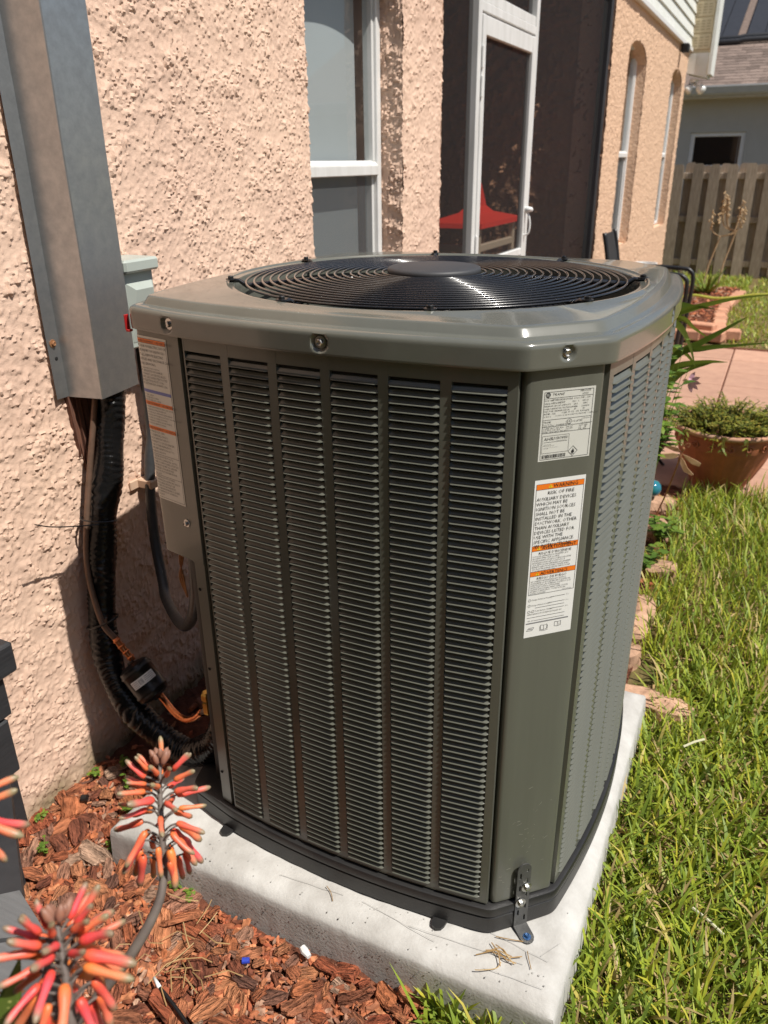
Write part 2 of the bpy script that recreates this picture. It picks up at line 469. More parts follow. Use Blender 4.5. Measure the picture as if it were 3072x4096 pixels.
# ------------------------------------------------------------------ noise for relief (numpy)
def field(ny, nx, dy, dx, lo, hi, ay=1.0, ax=1.0, seed=0, sh=0.0):
    """band-limited gaussian field, wavelengths lo..hi metres, unit variance"""
    g = np.random.default_rng(seed)
    w = g.standard_normal((ny, nx))
    F = np.fft.rfft2(w)
    fy = np.fft.fftfreq(ny, dy)[:, None]*ay
    fx = np.fft.rfftfreq(nx, dx)[None, :]*ax
    k = np.sqrt((fy+sh*fx)**2+fx**2)
    band = np.exp(-(k*lo)**2*0.8)*(1-np.exp(-(k*hi)**2*2.0))
    h = np.fft.irfft2(F*band, s=(ny, nx))
    return h/h.std()

def sstep(a, b, x):
    t = np.clip((x-a)/(b-a), 0, 1)
    return t*t*(3-2*t)

def stucco_relief(ny, nz, d, seed, amp=1.0, scale=1.0):
    """trowelled lace relief on an ny (along wall) by nz (up) grid, metres: dabs that thicken
    downwards and break off at a sharp lower lip, over a sanded ground"""
    zone = field(ny, nz, d, d, .07*scale, .4*scale, seed=seed+4)
    rz = sstep(-.9, .9, zone)
    def dabs(lo, hi, thr, ramp, sd, sh):
        s_ = field(ny, nz, d, d, lo*scale, hi*scale, ay=.50, ax=1.1, seed=sd, sh=sh) + .35*field(ny, nz, d, d, .008*scale, .02*scale, seed=sd+50) + .3*zone
        m = s_ > thr
        r_ = np.zeros((ny, nz)); run = np.zeros(ny)
        for j in range(nz-1, -1, -1):
            run = (run+d)*m[:, j]; r_[:, j] = run
        h = 1-np.exp(-r_/(ramp*scale))
        h[1:-1] = .7*h[1:-1]+.15*(h[:-2]+h[2:])
        return h
    h1 = dabs(.016, .064, .30, .013, seed, .45)
    h2 = dabs(.012, .042, .75, .009, seed+1, -.35)
    h3 = dabs(.010, .030, 1.05, .006, seed+2, .7)
    g = field(ny, nz, d, d, .0045*scale, .010*scale, seed=seed+3)
    return amp*(.0052*h1 + .0032*h2*(.65+.45*rz) + .0022*h3*(.5+.7*rz) + .00030*np.clip(g, -1.5, 2.5)*(.35+1.1*rz) + .0004*zone)

def grid_wall(name, mat, parent, y0, y1, z0, z1, d, X, seed, hole=None, amp=1.0, scale=1.0, normal='X', ymap=None):
    ny = max(4, int(round((y1-y0)/d))+1); nz = max(4, int(round((z1-z0)/d))+1)
    ys = np.linspace(y0, y1, ny); zs = np.linspace(z0, z1, nz)
    h = stucco_relief(ny, nz, d, seed, amp, scale)
    Yg, Zg = np.meshgrid(ys, zs, indexing='ij')
    if normal == 'X':
        V = np.stack([X+h, Yg, Zg], -1).reshape(-1, 3)
    else:  # facing -y; ys run along x (depth), X is the y position
        V = np.stack([Yg, X-h, Zg], -1).reshape(-1, 3)
    i, j = np.meshgrid(np.arange(ny-1), np.arange(nz-1), indexing='ij')
    a = (i*nz+j); b = ((i+1)*nz+j); c = ((i+1)*nz+j+1); e = (i*nz+j+1)
    F = np.stack([a, b, c, e], -1).reshape(-1, 4)
    if hole is not None:
        cy = (Yg[:-1, :-1]+Yg[1:, 1:])/2; cz = (Zg[:-1, :-1]+Zg[1:, 1:])/2
        keep = ~hole(cy, cz).reshape(-1)
        F = F[keep]
    me = mkmesh(name, V, F, mat, smooth=True, sharp=30)
    return mkobj(name, me, parent)

# ================================================================== THE SETTING
def ground_z(x, y):
    return -0.02 - 0.028*np.maximum(0, np.asarray(y, dtype=float)-7.6)*np.ones_like(np.asarray(x, dtype=float))

gx = np.concatenate([np.linspace(-60, -4, 8), np.linspace(-3, 3, 13), np.linspace(4, 60, 8)])
gy = np.concatenate([np.linspace(-30, -1, 6), np.linspace(0, 14, 29), [16, 20, 30, 60, 120]])
GX, GY = np.meshgrid(gx, gy, indexing='ij')
GZ = np.maximum(ground_z(GX, GY), -0.35)
V = np.stack([GX, GY, GZ], -1).reshape(-1, 3)
i, j = np.meshgrid(np.arange(len(gx)-1), np.arange(len(gy)-1), indexing='ij')
n_ = len(gy)
F = np.stack([i*n_+j, (i+1)*n_+j, (i+1)*n_+j+1, i*n_+j+1], -1).reshape(-1, 4)
g = mkobj('ground', mkmesh('ground', V, F, m_lawn, smooth=True)); tag(g, kind='structure')

# mulch bed: uneven sheet between the wall and the lawn
def bed_sheet(name, xs, ys, base, amp, seed, inside, mat):
    nx, ny = len(xs), len(ys)
    h = field(nx, ny, xs[1]-xs[0], ys[1]-ys[0], .05, .4, seed=seed)*amp
    Xg, Yg = np.meshgrid(xs, ys, indexing='ij')
    V = np.stack([Xg, Yg, base+h], -1).reshape(-1, 3)
    i, j = np.meshgrid(np.arange(nx-1), np.arange(ny-1), indexing='ij')
    F = np.stack([i*ny+j, (i+1)*ny+j, (i+1)*ny+j+1, i*ny+j+1], -1).reshape(-1, 4)
    cx = (Xg[:-1, :-1]+Xg[1:, 1:])/2; cy = (Yg[:-1, :-1]+Yg[1:, 1:])/2
    F = F[inside(cx, cy).reshape(-1)]
    o = mkobj(name, mkmesh(name, V, F, mat, smooth=True))
    return tag(o, kind='structure')
mulch_bed = bed_sheet('mulch_bed', np.linspace(-1.40, -.18, 90), np.linspace(-.6, 3.72, 240), .0, .006, 3,
                      lambda x, y: (x < np.where(y < 1.2, -.30-.02*np.sin(y*9)-.25*(np.maximum(0, .75-y)), -.19)), m_soil)
far_bed = bed_sheet('flower_bed', np.linspace(-1.36, -.34, 40), np.linspace(7.3, 10.9, 90), .012-.05, .012, 5,
                    lambda x, y: x < -.36-.10*np.sin((y-7.3)*.9), m_soil)

# patio of separate pavers
patio = empty('patio', (-.2, 5.4, 0)); tag(patio, kind='structure')
pv = {}
def paver_mesh(w, d, k):
    key = (round(w, 3), round(d, 3), k)
    if key not in pv:
        b = MB(); r = random.Random(k)
        b.bbox(-w/2, w/2, -d/2, d/2, -.05, 0, .006)
        pv[key] = mkmesh('paver', b.v, b.f, m_paver)
    return pv[key]
PX, PYs = .41, .41
bedm = MB(); bedm.box(-1.36, 2.9, 3.72, 7.16, -.06, -.012)
bedm.build('sand_bed', m_soil, patio)
for ix in range(-3, 8):
    for iy in range(8):
        x = -.205+PX*(ix+.5); y = 3.74+PYs*(iy+.5) + .035*0
        if x-PX/2 < -1.42: continue
        off = (.205 if (ix % 2) else 0)
        y += off*.0
        o = mkobj('paver', paver_mesh(PX-.008, PYs-.008, (ix*7+iy*3) % 3), patio, (x, y, random.uniform(-.002, .002)))
        o.rotation_euler = (random.uniform(-.004, .004), random.uniform(-.004, .004), random.uniform(-.006, .006))

# ================================================================== OUR HOUSE
WX = -1.37
house = empty('stucco_house', (WX, 4.5, 0), 'pink textured stucco house with tall windows and a screened porch', 'house')
ZT = 2.62
# near wall, fine relief where it is seen close up
grid_wall('wall', m_stucco, house, .50, 2.315, -.03, 1.98, .0036, WX, 11)
grid_wall('wall', m_stucco, house, 3.005, 3.395, -.03, 2.3, .0052, WX, 31)
wm = MB()
wm.box(-1.60, WX, -2.2, .50, -.05, ZT)
wm.box(-1.60, WX-.0005, .50, 2.315, 1.98, ZT)
wm.box(-1.60, WX, 2.315, 3.005, -.05, .68)
wm.box(-1.60, WX, 3.005, 3.395, 2.3, ZT)
wm.box(-1.60, WX-.006, .50, 2.315, -.05, 1.98)
wm.box(-1.60, WX-.102, 3.005, 3.395, -.05, 2.3)
wm.build('wall_core', m_stucco, house)
# head of the window opening (shallow arch) and its far reveal
def arch_head(y0, y1, zs, rise, ztop, x0, x1, n=14):
    b = MB(); pr = []
    for k in range(n+1):
        t = k/n; y = y0+(y1-y0)*t
        pr.append((y, zs+rise*math.sqrt(max(0, 1-(2*t-1)**2))*1.0))
    for k in range(n):
        (ya, za), (yb, zb) = pr[k], pr[k+1]
        b.hexa([(x0, ya, za), (x1, ya, za), (x1, yb, zb), (x0, yb, zb), (x0, ya, ztop), (x1, ya, ztop), (x1, yb, ztop), (x0, yb, ztop)])
    return b
arch_head(2.315, 3.005, 1.98, .13, ZT, -1.60, WX).build('arch_head', m_stucco, house)
grid_wall('reveal', m_stucco, house, -1.47, -1.3675, .6, 2.1, .0046, 3.006, 41, normal='Y', amp=1.6)
grid_wall('corner_return', m_stucco, house, -1.50, -1.3675, -.02, 2.3, .01, 3.394, 43, normal='Y', amp=-1)

def window_unit(parent, y0, y1, z0, zrail, ztop, x, blind_x, name='window'):
    w = empty(name, (x, (y0+y1)/2, z0)); attach(w, parent)
    b = MB()
    fwid = .032
    b.bbox(x-.045, x, y0, y0+fwid, z0, ztop, .003)
    b.bbox(x-.045, x, y1-fwid, y1, z0, ztop, .003)
    b.bbox(x-.045, x-.002, y0+fwid, y1-fwid, z0, z0+.03, .003)
    b.bbox(x-.045, x-.002, y0+fwid, y1-fwid, ztop-.03, ztop, .003)
    b.build('frame', m_white, w)
    b = MB()   # upper sash: inner stop
    s = .016
    b.bbox(x-.050, x-.012, y0+fwid, y0+fwid+s, zrail+.025, ztop-.03, .002)
    b.build('sash_stile', m_white_dirty, w); b = MB()
    b.bbox(x-.050, x-.012, y1-fwid-s, y1-fwid, zrail+.025, ztop-.03, .002)
    b.build('sash_stile', m_white_dirty, w)
    b = MB(); b.bbox(x-.040, x+.004, y0+fwid, y1-fwid, zrail-.024, zrail+.012, .003)
    b.hexa([(x-.04, y0+fwid, zrail+.012), (x+.002, y0+fwid, zrail+.012), (x+.002, y1-fwid, zrail+.012), (x-.04, y1-fwid, zrail+.012),
            (x-.04, y0+fwid, zrail+.028), (x-.018, y0+fwid, zrail+.028), (x-.018, y1-fwid, zrail+.028), (x-.04, y1-fwid, zrail+.028)])
    b.build('meeting_rail', m_white_dirty, w)
    b = MB()
    b.bbox(x-.05, x-.018, y0+fwid, y0+fwid+s, z0+.03, zrail-.024, .002)
    b.build('sash_stile', m_white_dirty, w); b = MB()
    b.bbox(x-.05, x-.018, y1-fwid-s, y1-fwid, z0+.03, zrail-.024, .002)
    b.build('sash_stile', m_white_dirty, w)
    b = MB(); b.add([(x-.030, y0+fwid, zrail+.02), (x-.030, y1-fwid, zrail+.02), (x-.030, y1-fwid, ztop-.03), (x-.030, y0+fwid, ztop-.03)], [(0, 1, 2, 3)])
    b.build('pane', m_glass, w)
    b = MB(); b.add([(x-.042, y0+fwid, z0+.03), (x-.042, y1-fwid, z0+.03), (x-.042, y1-fwid, zrail-.02), (x-.042, y0+fwid, zrail-.02)], [(0, 1, 2, 3)])
    b.build('pane', m_glass, w)
    b = MB(); b.add([(x-.020, y0+fwid+s, z0+.03), (x-.020, y1-fwid-s, z0+.03), (x-.020, y1-fwid-s, zrail-.024), (x-.020, y0+fwid+s, zrail-.024)], [(0, 1, 2, 3)])
    b.build('insect_screen', m_screen_win, w)
    b = MB(); b.box(blind_x-.004, blind_x, y0+.02, y1-.075, z0, ztop)
    b.build('blind', m_blind, w)
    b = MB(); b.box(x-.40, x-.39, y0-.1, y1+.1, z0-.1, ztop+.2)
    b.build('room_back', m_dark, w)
    return w
window_unit(house, 2.30, 3.000, .68, 1.407, 2.06, -1.455, -1.525)

# screened porch: frames, door, mesh and a dark room behind
YP0, YP1 = 3.40, 6.74
po = empty('screen_wall', (WX-.04, 3.4, 0)); attach(po, house)
b = MB()
SX = WX-.012
def post(y0, y1, z0, z1, mat, nm, dx=.05):
    bb = MB(); bb.bbox(SX-dx, SX, y0, y1, z0, z1, .003); bb.build(nm, mat, po)
post(3.86, 3.905, 0, ZT, m_white_dirty, 'post')
post(4.775, 4.825, 0, ZT, m_white_dirty, 'post')
post(6.66, 6.735, 0, ZT, m_frame_dark, 'post', .06)
bb = MB(); bb.bbox(SX-.05, SX-.002, 3.905, 4.775, 2.045, 2.085, .003); bb.bbox(SX-.04, SX-.006, 3.905, 4.775, 2.085, 2.13, .003); bb.build('transom', m_white_dirty, po)
bb = MB(); bb.bbox(SX-.05, SX-.004, 3.396, 3.86, 2.30, 2.35, .003); bb.bbox(SX-.05, SX-.004, 4.825, 6.66, 2.50, 2.55, .003); bb.bbox(SX-.05, SX-.004, 3.905, 4.775, 2.5, 2.55, .003); bb.build('top_rail', m_white_dirty, po)
bb = MB(); bb.bbox(SX-.05, SX-.004, 3.396, 3.86, .02, .08, .003); bb.bbox(SX-.05, SX-.004, 4.825, 6.66, .02, .08, .003); bb.build('bottom_rail', m_white_dirty, po)
def scr(y0, y1, z0, z1, x, nm='mesh_screen'):
    q = MB(); q.add([(x, y0, z0), (x, y1, z0), (x, y1, z1), (x, y0, z1)], [(0, 1, 2, 3)]); return q.build(nm, m_screen, po)
scr(3.396, 3.86, .08, 2.5, SX-.03); scr(4.825, 6.66, .08, 2.5, SX-.03); scr(3.905, 4.775, 2.13, 2.5, SX-.03)
door = empty('screen_door', (SX, 4.34, 0)); attach(door, house)
for (y0, y1) in ((3.912, 3.958), (4.722, 4.768)):
    bb = MB(); bb.bbox(SX-.030, SX+.004, y0, y1, .03, 2.035, .004); bb.build('stile', m_white_dirty, door)
for (z0, z1) in ((1.955, 2.035), (.92, .96), (.03, .20)):
    bb = MB(); bb.bbox(SX-.028, SX+.001, 3.958, 4.722, z0, z1, .004); bb.build('rail', m_white_dirty, door)
bb = MB(); bb.box(SX-.024, SX-.006, 3.958, 4.722, .20, .92); bb.build('kick_panel', m_white, door)
q = MB(); q.add([(SX-.014, 3.958, .96), (SX-.014, 4.722, .96), (SX-.014, 4.722, 1.955), (SX-.014, 3.958, 1.955)], [(0, 1, 2, 3)])
q.build('mesh_screen', m_screen, door)
bb = MB(); bb.tube(smooth_path([(SX, 4.748, 1.03), (SX+.03, 4.75, 1.04), (SX+.035, 4.75, 1.10), (SX+.02, 4.75, 1.15), (SX, 4.748, 1.155)], 4), .006, 6)
bb.lathe([(.016, 0), (.018, .02), (.012, .045), (.004, .05)], (SX, 4.748, 1.17), 10, 'X'); bb.build('handle', m_white, door, smooth=True)
for z in (1.82, 1.70, 1.0):
    bb = MB(); bb.bbox(SX+.003, SX+.012, 3.902, 3.916, z, z+.09, .002); bb.build('hinge', m_white, door)
# porch room
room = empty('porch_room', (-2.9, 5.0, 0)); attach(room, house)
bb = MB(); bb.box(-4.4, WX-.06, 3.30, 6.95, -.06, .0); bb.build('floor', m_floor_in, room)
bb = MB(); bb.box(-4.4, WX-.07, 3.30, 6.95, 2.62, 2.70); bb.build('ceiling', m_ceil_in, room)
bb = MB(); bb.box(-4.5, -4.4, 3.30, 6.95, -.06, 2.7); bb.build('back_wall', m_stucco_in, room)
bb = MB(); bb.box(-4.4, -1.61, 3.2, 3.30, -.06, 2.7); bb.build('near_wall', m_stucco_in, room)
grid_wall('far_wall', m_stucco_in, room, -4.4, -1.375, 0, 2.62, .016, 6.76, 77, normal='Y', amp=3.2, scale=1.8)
# far wing of the house with two arched windows
W2 = [(7.42, 8.30), (9.98, 10.86)]
ZS, ZSILL, RISE = 2.20, .70, .14
def hole(y, z):
    h = np.zeros_like(y, dtype=bool)
    for a, c in W2:
        t = np.clip((y-a)/(c-a), 0, 1)
        top = ZS+RISE*np.sqrt(np.maximum(0, 1-(2*t-1)**2))
        h |= (y > a) & (y < c) & (z > ZSILL) & (z < top)
    return h
grid_wall('wall', m_stucco_far, house, 6.74, 11.15, -.3, ZT, .0125, WX, 61, hole=hole, amp=.85, scale=1.1)
b = MB()
b.box(-1.62, WX-.008, 6.745, 7.38, -.35, ZT); b.box(-1.62, WX-.008, 8.34, 9.94, -.35, ZT); b.box(-1.62, WX-.008, 10.90, 11.14, -.35, ZT)
b.box(-1.62, WX-.008, 7.38, 8.34, -.35, ZSILL-.03); b.box(-1.62, WX-.008, 9.94, 10.90, -.35, ZSILL-.03)
b.box(-3.5, -1.62, 6.80, 11.145, 2.62, 2.66); b.box(-4.4, WX-.01, 11.13, 11.148, -.35, ZT)
b.build('wall_core', m_stucco_far, house)
for a, c in W2:
    b = arch_head(a, c, ZS, RISE, ZT-.1, -1.55, WX-.006)
    n = 6
    b.box(-1.55, WX-.004, c-.002, c+.045, ZSILL-.03, ZS+.03); b.box(-1.55, WX-.004, a-.045, a+.002, ZSILL-.03, ZS+.03)
    b.hexa([(-1.55, a, ZSILL-.06), (WX+.004, a, ZSILL-.06), (WX+.004, c, ZSILL-.06), (-1.55, c, ZSILL-.06), (-1.55, a, ZSILL), (WX+.004, a, ZSILL-.02), (WX+.004, c, ZSILL-.02), (-1.55, c, ZSILL)])
    b.build('window_reveal', m_stucco_far, house)
    window_unit(house, a, c, ZSILL, 1.47, ZS+.14, -1.45, -1.53)
# siding above the wing, and the boxed eave at its corner
sd = empty('gable_siding', (WX, 9.0, ZT)); attach(sd, house)
for k in range(7):
    z = 2.615+k*.115
    b = MB(); b.hexa([(-1.40, 6.70, z), (WX+.030, 6.70, z), (WX+.030, 11.22, z), (-1.40, 11.22, z), (-1.40, 6.70, z+.118), (WX+.012, 6.70, z+.118), (WX+.012, 11.22, z+.118), (-1.40, 11.22, z+.118)])
    b.build('siding_board', m_siding, sd)
b = MB(); b.bbox(-1.40, WX+.045, 6.70, 11.23, 2.575, 2.617, .004); b.build('starter_trim', m_white, sd)
ev = empty('boxed_eave', (-1.2, 11.3, 2.4)); attach(ev, house)
b = MB(); b.hexa([(-1.36, 11.16, 2.56), (-1.13, 11.16, 2.56), (-1.13, 11.5, 2.56), (-1.36, 11.5, 2.56), (-1.36, 11.16, 4.2), (-1.13, 11.16, 4.2), (-1.13, 11.5, 4.2), (-1.36, 11.5, 4.2)]); b.build('soffit', m_beige, ev)
for k in range(9):
    z = 2.60+k*.165
    b = MB()
    b.box(-1.35, -1.145, 11.148, 11.158, z, z+.150); b.build('soffit_panel', m_beige, ev)
    b = MB()
    for r_ in range(4):
        for c_ in range(3):
            b.box(-1.33+c_*.06, -1.29+c_*.06, 11.1445, 11.1475, z+.03+r_*.028, z+.036+r_*.028)
    b.build('vent_slot', M('slot_shade', (.32, .26, .16), rough=.8) if 'slot_shade' not in bpy.data.materials else bpy.data.materials['slot_shade'], ev)
b = MB(); b.bbox(-1.13, -1.09, 11.12, 11.5, 2.33, 4.2, .004); b.build('fascia', m_siding, ev)
b = MB(); b.hexa([(-1.37, 11.15, 2.36), (-1.132, 11.15, 2.30), (-1.132, 11.5, 2.30), (-1.37, 11.5, 2.36), (-1.37, 11.15, 2.56), (-1.132, 11.15, 2.56), (-1.132, 11.5, 2.56), (-1.37, 11.5, 2.56)]); b.build('eave_return', m_siding, ev)

# things on the house walls
o = empty('security_camera', (WX+.01, 10.34, 2.52), 'small black security camera on the pink wall under white siding', 'camera')
b = MB(); b.bbox(WX+.015, WX+.10, 10.31, 10.39, 2.49, 2.58, .012); b.build('body', m_black, o)
b = MB(); b.lathe([(.022, 0), (.022, .01), (.015, .012)], (WX+.10, 10.35, 2.535), 12, 'X'); b.build('lens', m_glass, o)
b = MB(); b.tube(smooth_path([(WX+.01, 10.36, 2.49), (WX+.012, 10.355, 2.40), (WX+.008, 10.35, 2.28)], 4), .004, 5); b.build('cable', m_stucco_far, o)
o = empty('floodlight', (-1.25, 11.25, 2.3), 'twin white floodlight hanging under the eave corner', 'lamp')
b = MB(); b.lathe([(.05, 0), (.05, .03), (.02, .035)], (-1.28, 11.25, 2.265), 12); b.build('base', m_white, o, smooth=True, sharp=40)
for dx, dy in ((.11, -.04), (-.06, -.06)):
    p0 = Vector((-1.28, 11.25, 2.26)); d = Vector((dx, dy, -.09))
    b = MB(); b.tube([p0, p0+d*.45, p0+d*.6, p0+d*1.0, p0+d*1.15], [.012, .018, .045, .055, .035], 12); b.build('bulb', m_bulbglass, o, smooth=True)

# ------------------------------------------------------------------ toy playhouse inside the porch
t = empty('toy_playhouse', (-2.35, 5.0, 0), 'toy playhouse with bright red roof behind the porch screen', 'playhouse')
def at_y(px, py, Y):  # unused helper kept out of the picture
    return None
cx, cy = -2.0, 5.66
b = MB()
prof = [(.34, .02, 1.02), (.33, .02, 1.05), (.12, .02, 1.10), (.07, .02, 1.14), (.03, .02, 1.29)]
rings = [[(cx+sx*r*.6, cy+sy*r*1.35, z) for sx, sy in ((-1, -1), (1, -1), (1, 1), (-1, 1))] for r, _, z in prof]
v = [p for r_ in rings for p in r_]
f = []
for k in range(len(rings)-1):
    for q in range(4):
        f.append((k*4+q, k*4+(q+1) % 4, (k+1)*4+(q+1) % 4, (k+1)*4+q))
f += [(3, 2, 1, 0), tuple((len(rings)-1)*4+q for q in range(4))]
b.add(v, f); b.build('roof', m_redroof, t)
for sx, sy in ((-1, -1), (1, -1), (1, 1), (-1, 1)):
    b = MB(); b.bbox(cx+sx*.15-.02, cx+sx*.15+.02, cy+sy*.38-.025, cy+sy*.38+.025, 0, 1.025, .006); b.build('post', m_toybeige, t)
b = MB(); b.bbox(cx+.13, cx+.165, cy-.36, cy+.36, .86, .91, .006); b.bbox(cx+.135, cx+.16, cy-.36, cy+.36, .0, .42, .006); b.bbox(cx-.13, cx+.13, cy-.40, cy-.365, .86, .91, .006); b.build('rail', m_toybeige, t)

# ================================================================== NEIGHBOUR
NY = 16.0
nb = empty('neighbour_house', (-.5, NY, -.3), 'grey neighbouring house with brown shingle roof behind the wooden fence', 'house')
b = MB(); b.box(-9, -1.76, NY, NY+.2, -.4, 2.45); b.box(-.862, 7, NY, NY+.2, -.4, 2.45); b.box(-1.76, -.862, NY, NY+.2, 1.84, 2.45); b.box(-1.76, -.862, NY, NY+.2, -.4, 1.26); b.build('wall', m_nwall, nb)
w = empty('window', (-1.3, NY, 1.26)); attach(w, nb)
b = MB(); b.bbox(-1.76, -1.685, NY+.03, NY+.12, 1.26, 1.84, .006); b.bbox(-.937, -.862, NY+.03, NY+.12, 1.26, 1.84, .006); b.bbox(-1.685, -.937, NY+.03, NY+.12, 1.775, 1.84, .006); b.bbox(-1.685, -.937, NY+.03, NY+.12, 1.26, 1.325, .006); b.build('frame', m_white, w)
b = MB(); b.box(-1.685, -.937, NY+.08, NY+.09, 1.325, 1.775); b.build('pane', M('dark_pane', (.006, .006, .007), rough=.06), w)
b = MB(); b.box(-.975, -.965, NY+.07, NY+.078, 1.325, 1.775); b.build('sash_edge', m_ink_grey, w)
RZ, RY, SL = 2.52, 15.58, .45
b = MB(); b.hexa([(-9, RY, RZ-.05), (7, RY, RZ-.05), (7, RY+8, RZ-.05+8*SL), (-9, RY+8, RZ-.05+8*SL), (-9, RY, RZ-.006), (7, RY, RZ-.006), (7, RY+8, RZ-.006+8*SL), (-9, RY+8, RZ-.006+8*SL)]); roof = b.build('roof', m_shingle, nb)
gt = MB()
pr = [(RY-.13, RZ-.01), (RY-.13, RZ-.03), (RY-.12, RZ-.06), (RY-.10, RZ-.11), (RY-.07, RZ-.14), (RY+.0, RZ-.14), (RY+.0, RZ-.005)]
v = [(-9, y, z) for y, z in pr]+[(7, y, z) for y, z in pr]; k = len(pr)
gt.add(v, [(q, q+1, k+q+1, k+q) for q in range(k-1)]); gt.build('gutter', m_gutter, nb)
b = MB(); b.box(-9, 7, RY-.142, RY-.12, RZ-.022, RZ+.002); b.build('gutter_lip', m_white, nb)
b = MB(); b.box(-9, 7, RY+.02, NY+.05, RZ-.17, RZ-.13); b.build('soffit', m_white_dirty, nb)
shm = []
for k in range(4):
    q = MB(); wd = (.155, .20, .245, .175)[k]
    q.hexa([(0, 0, 0), (wd, 0, 0), (wd, .18, 0), (0, .18, 0), (0, 0, .011), (wd, 0, .009), (wd, .18, .002), (0, .18, .002)])
    shm.append((wd, mkmesh('shingle', q.v, q.f, m_shingle)))
ang = math.atan(SL)
cnt = 0
for r_ in range(14):
    x = -1.72 + random.uniform(-.2, 0)
    while x < .15 and cnt < 290:
        wd, me = shm[random.randrange(4)]
        s = r_*.128
        o = mkobj('shingle', me, roof, (x, RY-.01+s*math.cos(ang), RZ-.004+s*math.sin(ang)))
        o.rotation_euler = (ang, 0, 0)
        x += wd+.003; cnt += 1
def on_roof(x, s, h=0):
    return (x, RY+s*math.cos(ang)-h*math.sin(ang), RZ+s*math.sin(ang)+h*math.cos(ang))
so = empty('solar_heater', on_roof(-1, 2.4), 'black solar pool heating mats with header pipes on the neighbour roof', 'solar panel')
for (x0, x1) in ((-3.0, -1.34), (-1.20, .6), (.7, 2.2)):
    for k in range(6):
        xa = x0+(x1-x0)*k/6; xb = x0+(x1-x0)*(k+1)/6-.012
        b = MB(); b.hexa([on_roof(xa, 2.06, .02), on_roof(xb, 2.06, .02), on_roof(xb, 6, .02), on_roof(xa, 6, .02), on_roof(xa, 2.06, .045), on_roof(xb, 2.06, .045), on_roof(xb, 6, .045), on_roof(xa, 6, .045)])
        b.build('mat', m_solar, so)
for s, hh in ((1.86, .05), (1.99, .06)):
    b = MB(); b.tube([on_roof(-4, s, hh), on_roof(-1.3, s, hh), on_roof(-1.2, s+.02, hh+.01), on_roof(3, s+.03, hh)], .045, 10); b.build('pipe', m_solar, so, smooth=True)

# fence: shadow-box boards, each its own object
FY = 13.0
fe = empty('wooden_fence', (0, FY, -.2), 'weathered shadow-box wooden fence with dog-eared boards', 'fence')
bm_ = []
for k in range(3):
    q = MB(); w_, H, T = .142, 1.52+.01*k, .018
    pts = [(-w_/2, 0), (w_/2, 0), (w_/2, H-.035), (w_/2-.03, H), (-w_/2+.03, H), (-w_/2, H-.035)]
    q.add([(x, 0, z) for x, z in pts]+[(x, T, z) for x, z in pts], [(0, 1, 2, 3, 4, 5), tuple(range(11, 5, -1))]+[(a, (a+1) % 6+0, (a+1) % 6+6, a+6)[::-1] for a in range(6)])
    bm_.append(mkmesh('board', q.v, q.f, m_fence))
x = -3.2; k = 0
while x < 5.2:
    o = mkobj('board', bm_[k % 3], fe, (x, FY-.045, -.17+random.uniform(-.012, .012)))
    o.rotation_euler = (0, random.uniform(-.012, .012), random.uniform(-.02, .02))
    o = mkobj('board', bm_[(k+1) % 3], fe, (x+.121, FY+.045, -.17+random.uniform(-.012, .012)))
    o.rotation_euler = (0, random.uniform(-.012, .012), 0)
    x += .242; k += 1
for z in (-.02, .58, 1.16):
    b = MB(); b.bbox(-3.4, 5.4, FY-.022, FY+.04, z, z+.085, .004); b.build('rail', m_fence, fe)

# ================================================================== CONCRETE PAD
pad = empty('concrete_pad', (-.62, 1.38, 0), 'pale concrete slab under the outdoor condenser', 'slab')
nxp, nyp = 110, 110
x0, x1, y0, y1 = -1.112, -.128, .898, 1.875
def pad_mesh():
    ax = np.linspace(x0, x1, nxp); ay = np.linspace(y0, y1, nyp)
    h = field(nxp, nyp, .009, .009, .05, .4, seed=21)*.0010
    X, Y = np.meshgrid(ax, ay, indexing='ij')
    e = np.minimum(np.minimum(X-x0, x1-X), np.minimum(Y-y0, y1-Y))
    # soft crease then a rounded edge
    Z = .112+h - .010*np.exp(-(e/.018)**2) - .006*np.exp(-(e/.006)**2)
    V = np.stack([X, Y, Z], -1).reshape(-1, 3).tolist()
    F = []
    for i in range(nxp-1):
        for j in range(nyp-1):
            F.append((i*nyp+j, (i+1)*nyp+j, (i+1)*nyp+j+1, i*nyp+j+1))
    ring = [(i, 0) for i in range(nxp)] + [(nxp-1, j) for j in range(1, nyp)] + [(i, nyp-1) for i in range(nxp-2, -1, -1)] + [(0, j) for j in range(nyp-2, 0, -1)]
    idx = [i*nyp+j for i, j in ring]
    prev = idx
    cx, cy = (x0+x1)/2, (y0+y1)/2
    for dz, out in ((-.006, .0025), (-.02, .004), (-.06, .006), (-.15, .009)):
        cur = []
        for q, (i, j) in enumerate(ring):
            x, y, z = V[idx[q]]
            ox = -out if i == 0 else (out if i == nxp-1 else 0); oy = -out if j == 0 else (out if j == nyp-1 else 0)
            jit = random.uniform(-.0006, .0006)
            V.append((x+ox+jit*(ox != 0), y+oy+jit*(oy != 0), z+dz)); cur.append(len(V)-1)
        m = len(ring)
        for q in range(m):
            F.append((prev[q], cur[q], cur[(q+1) % m], prev[(q+1) % m]))
        prev = cur
    return V, F
pv_, pf_ = pad_mesh()
mkobj('slab', mkmesh('slab', pv_, pf_, m_concrete, smooth=True, sharp=50), pad)
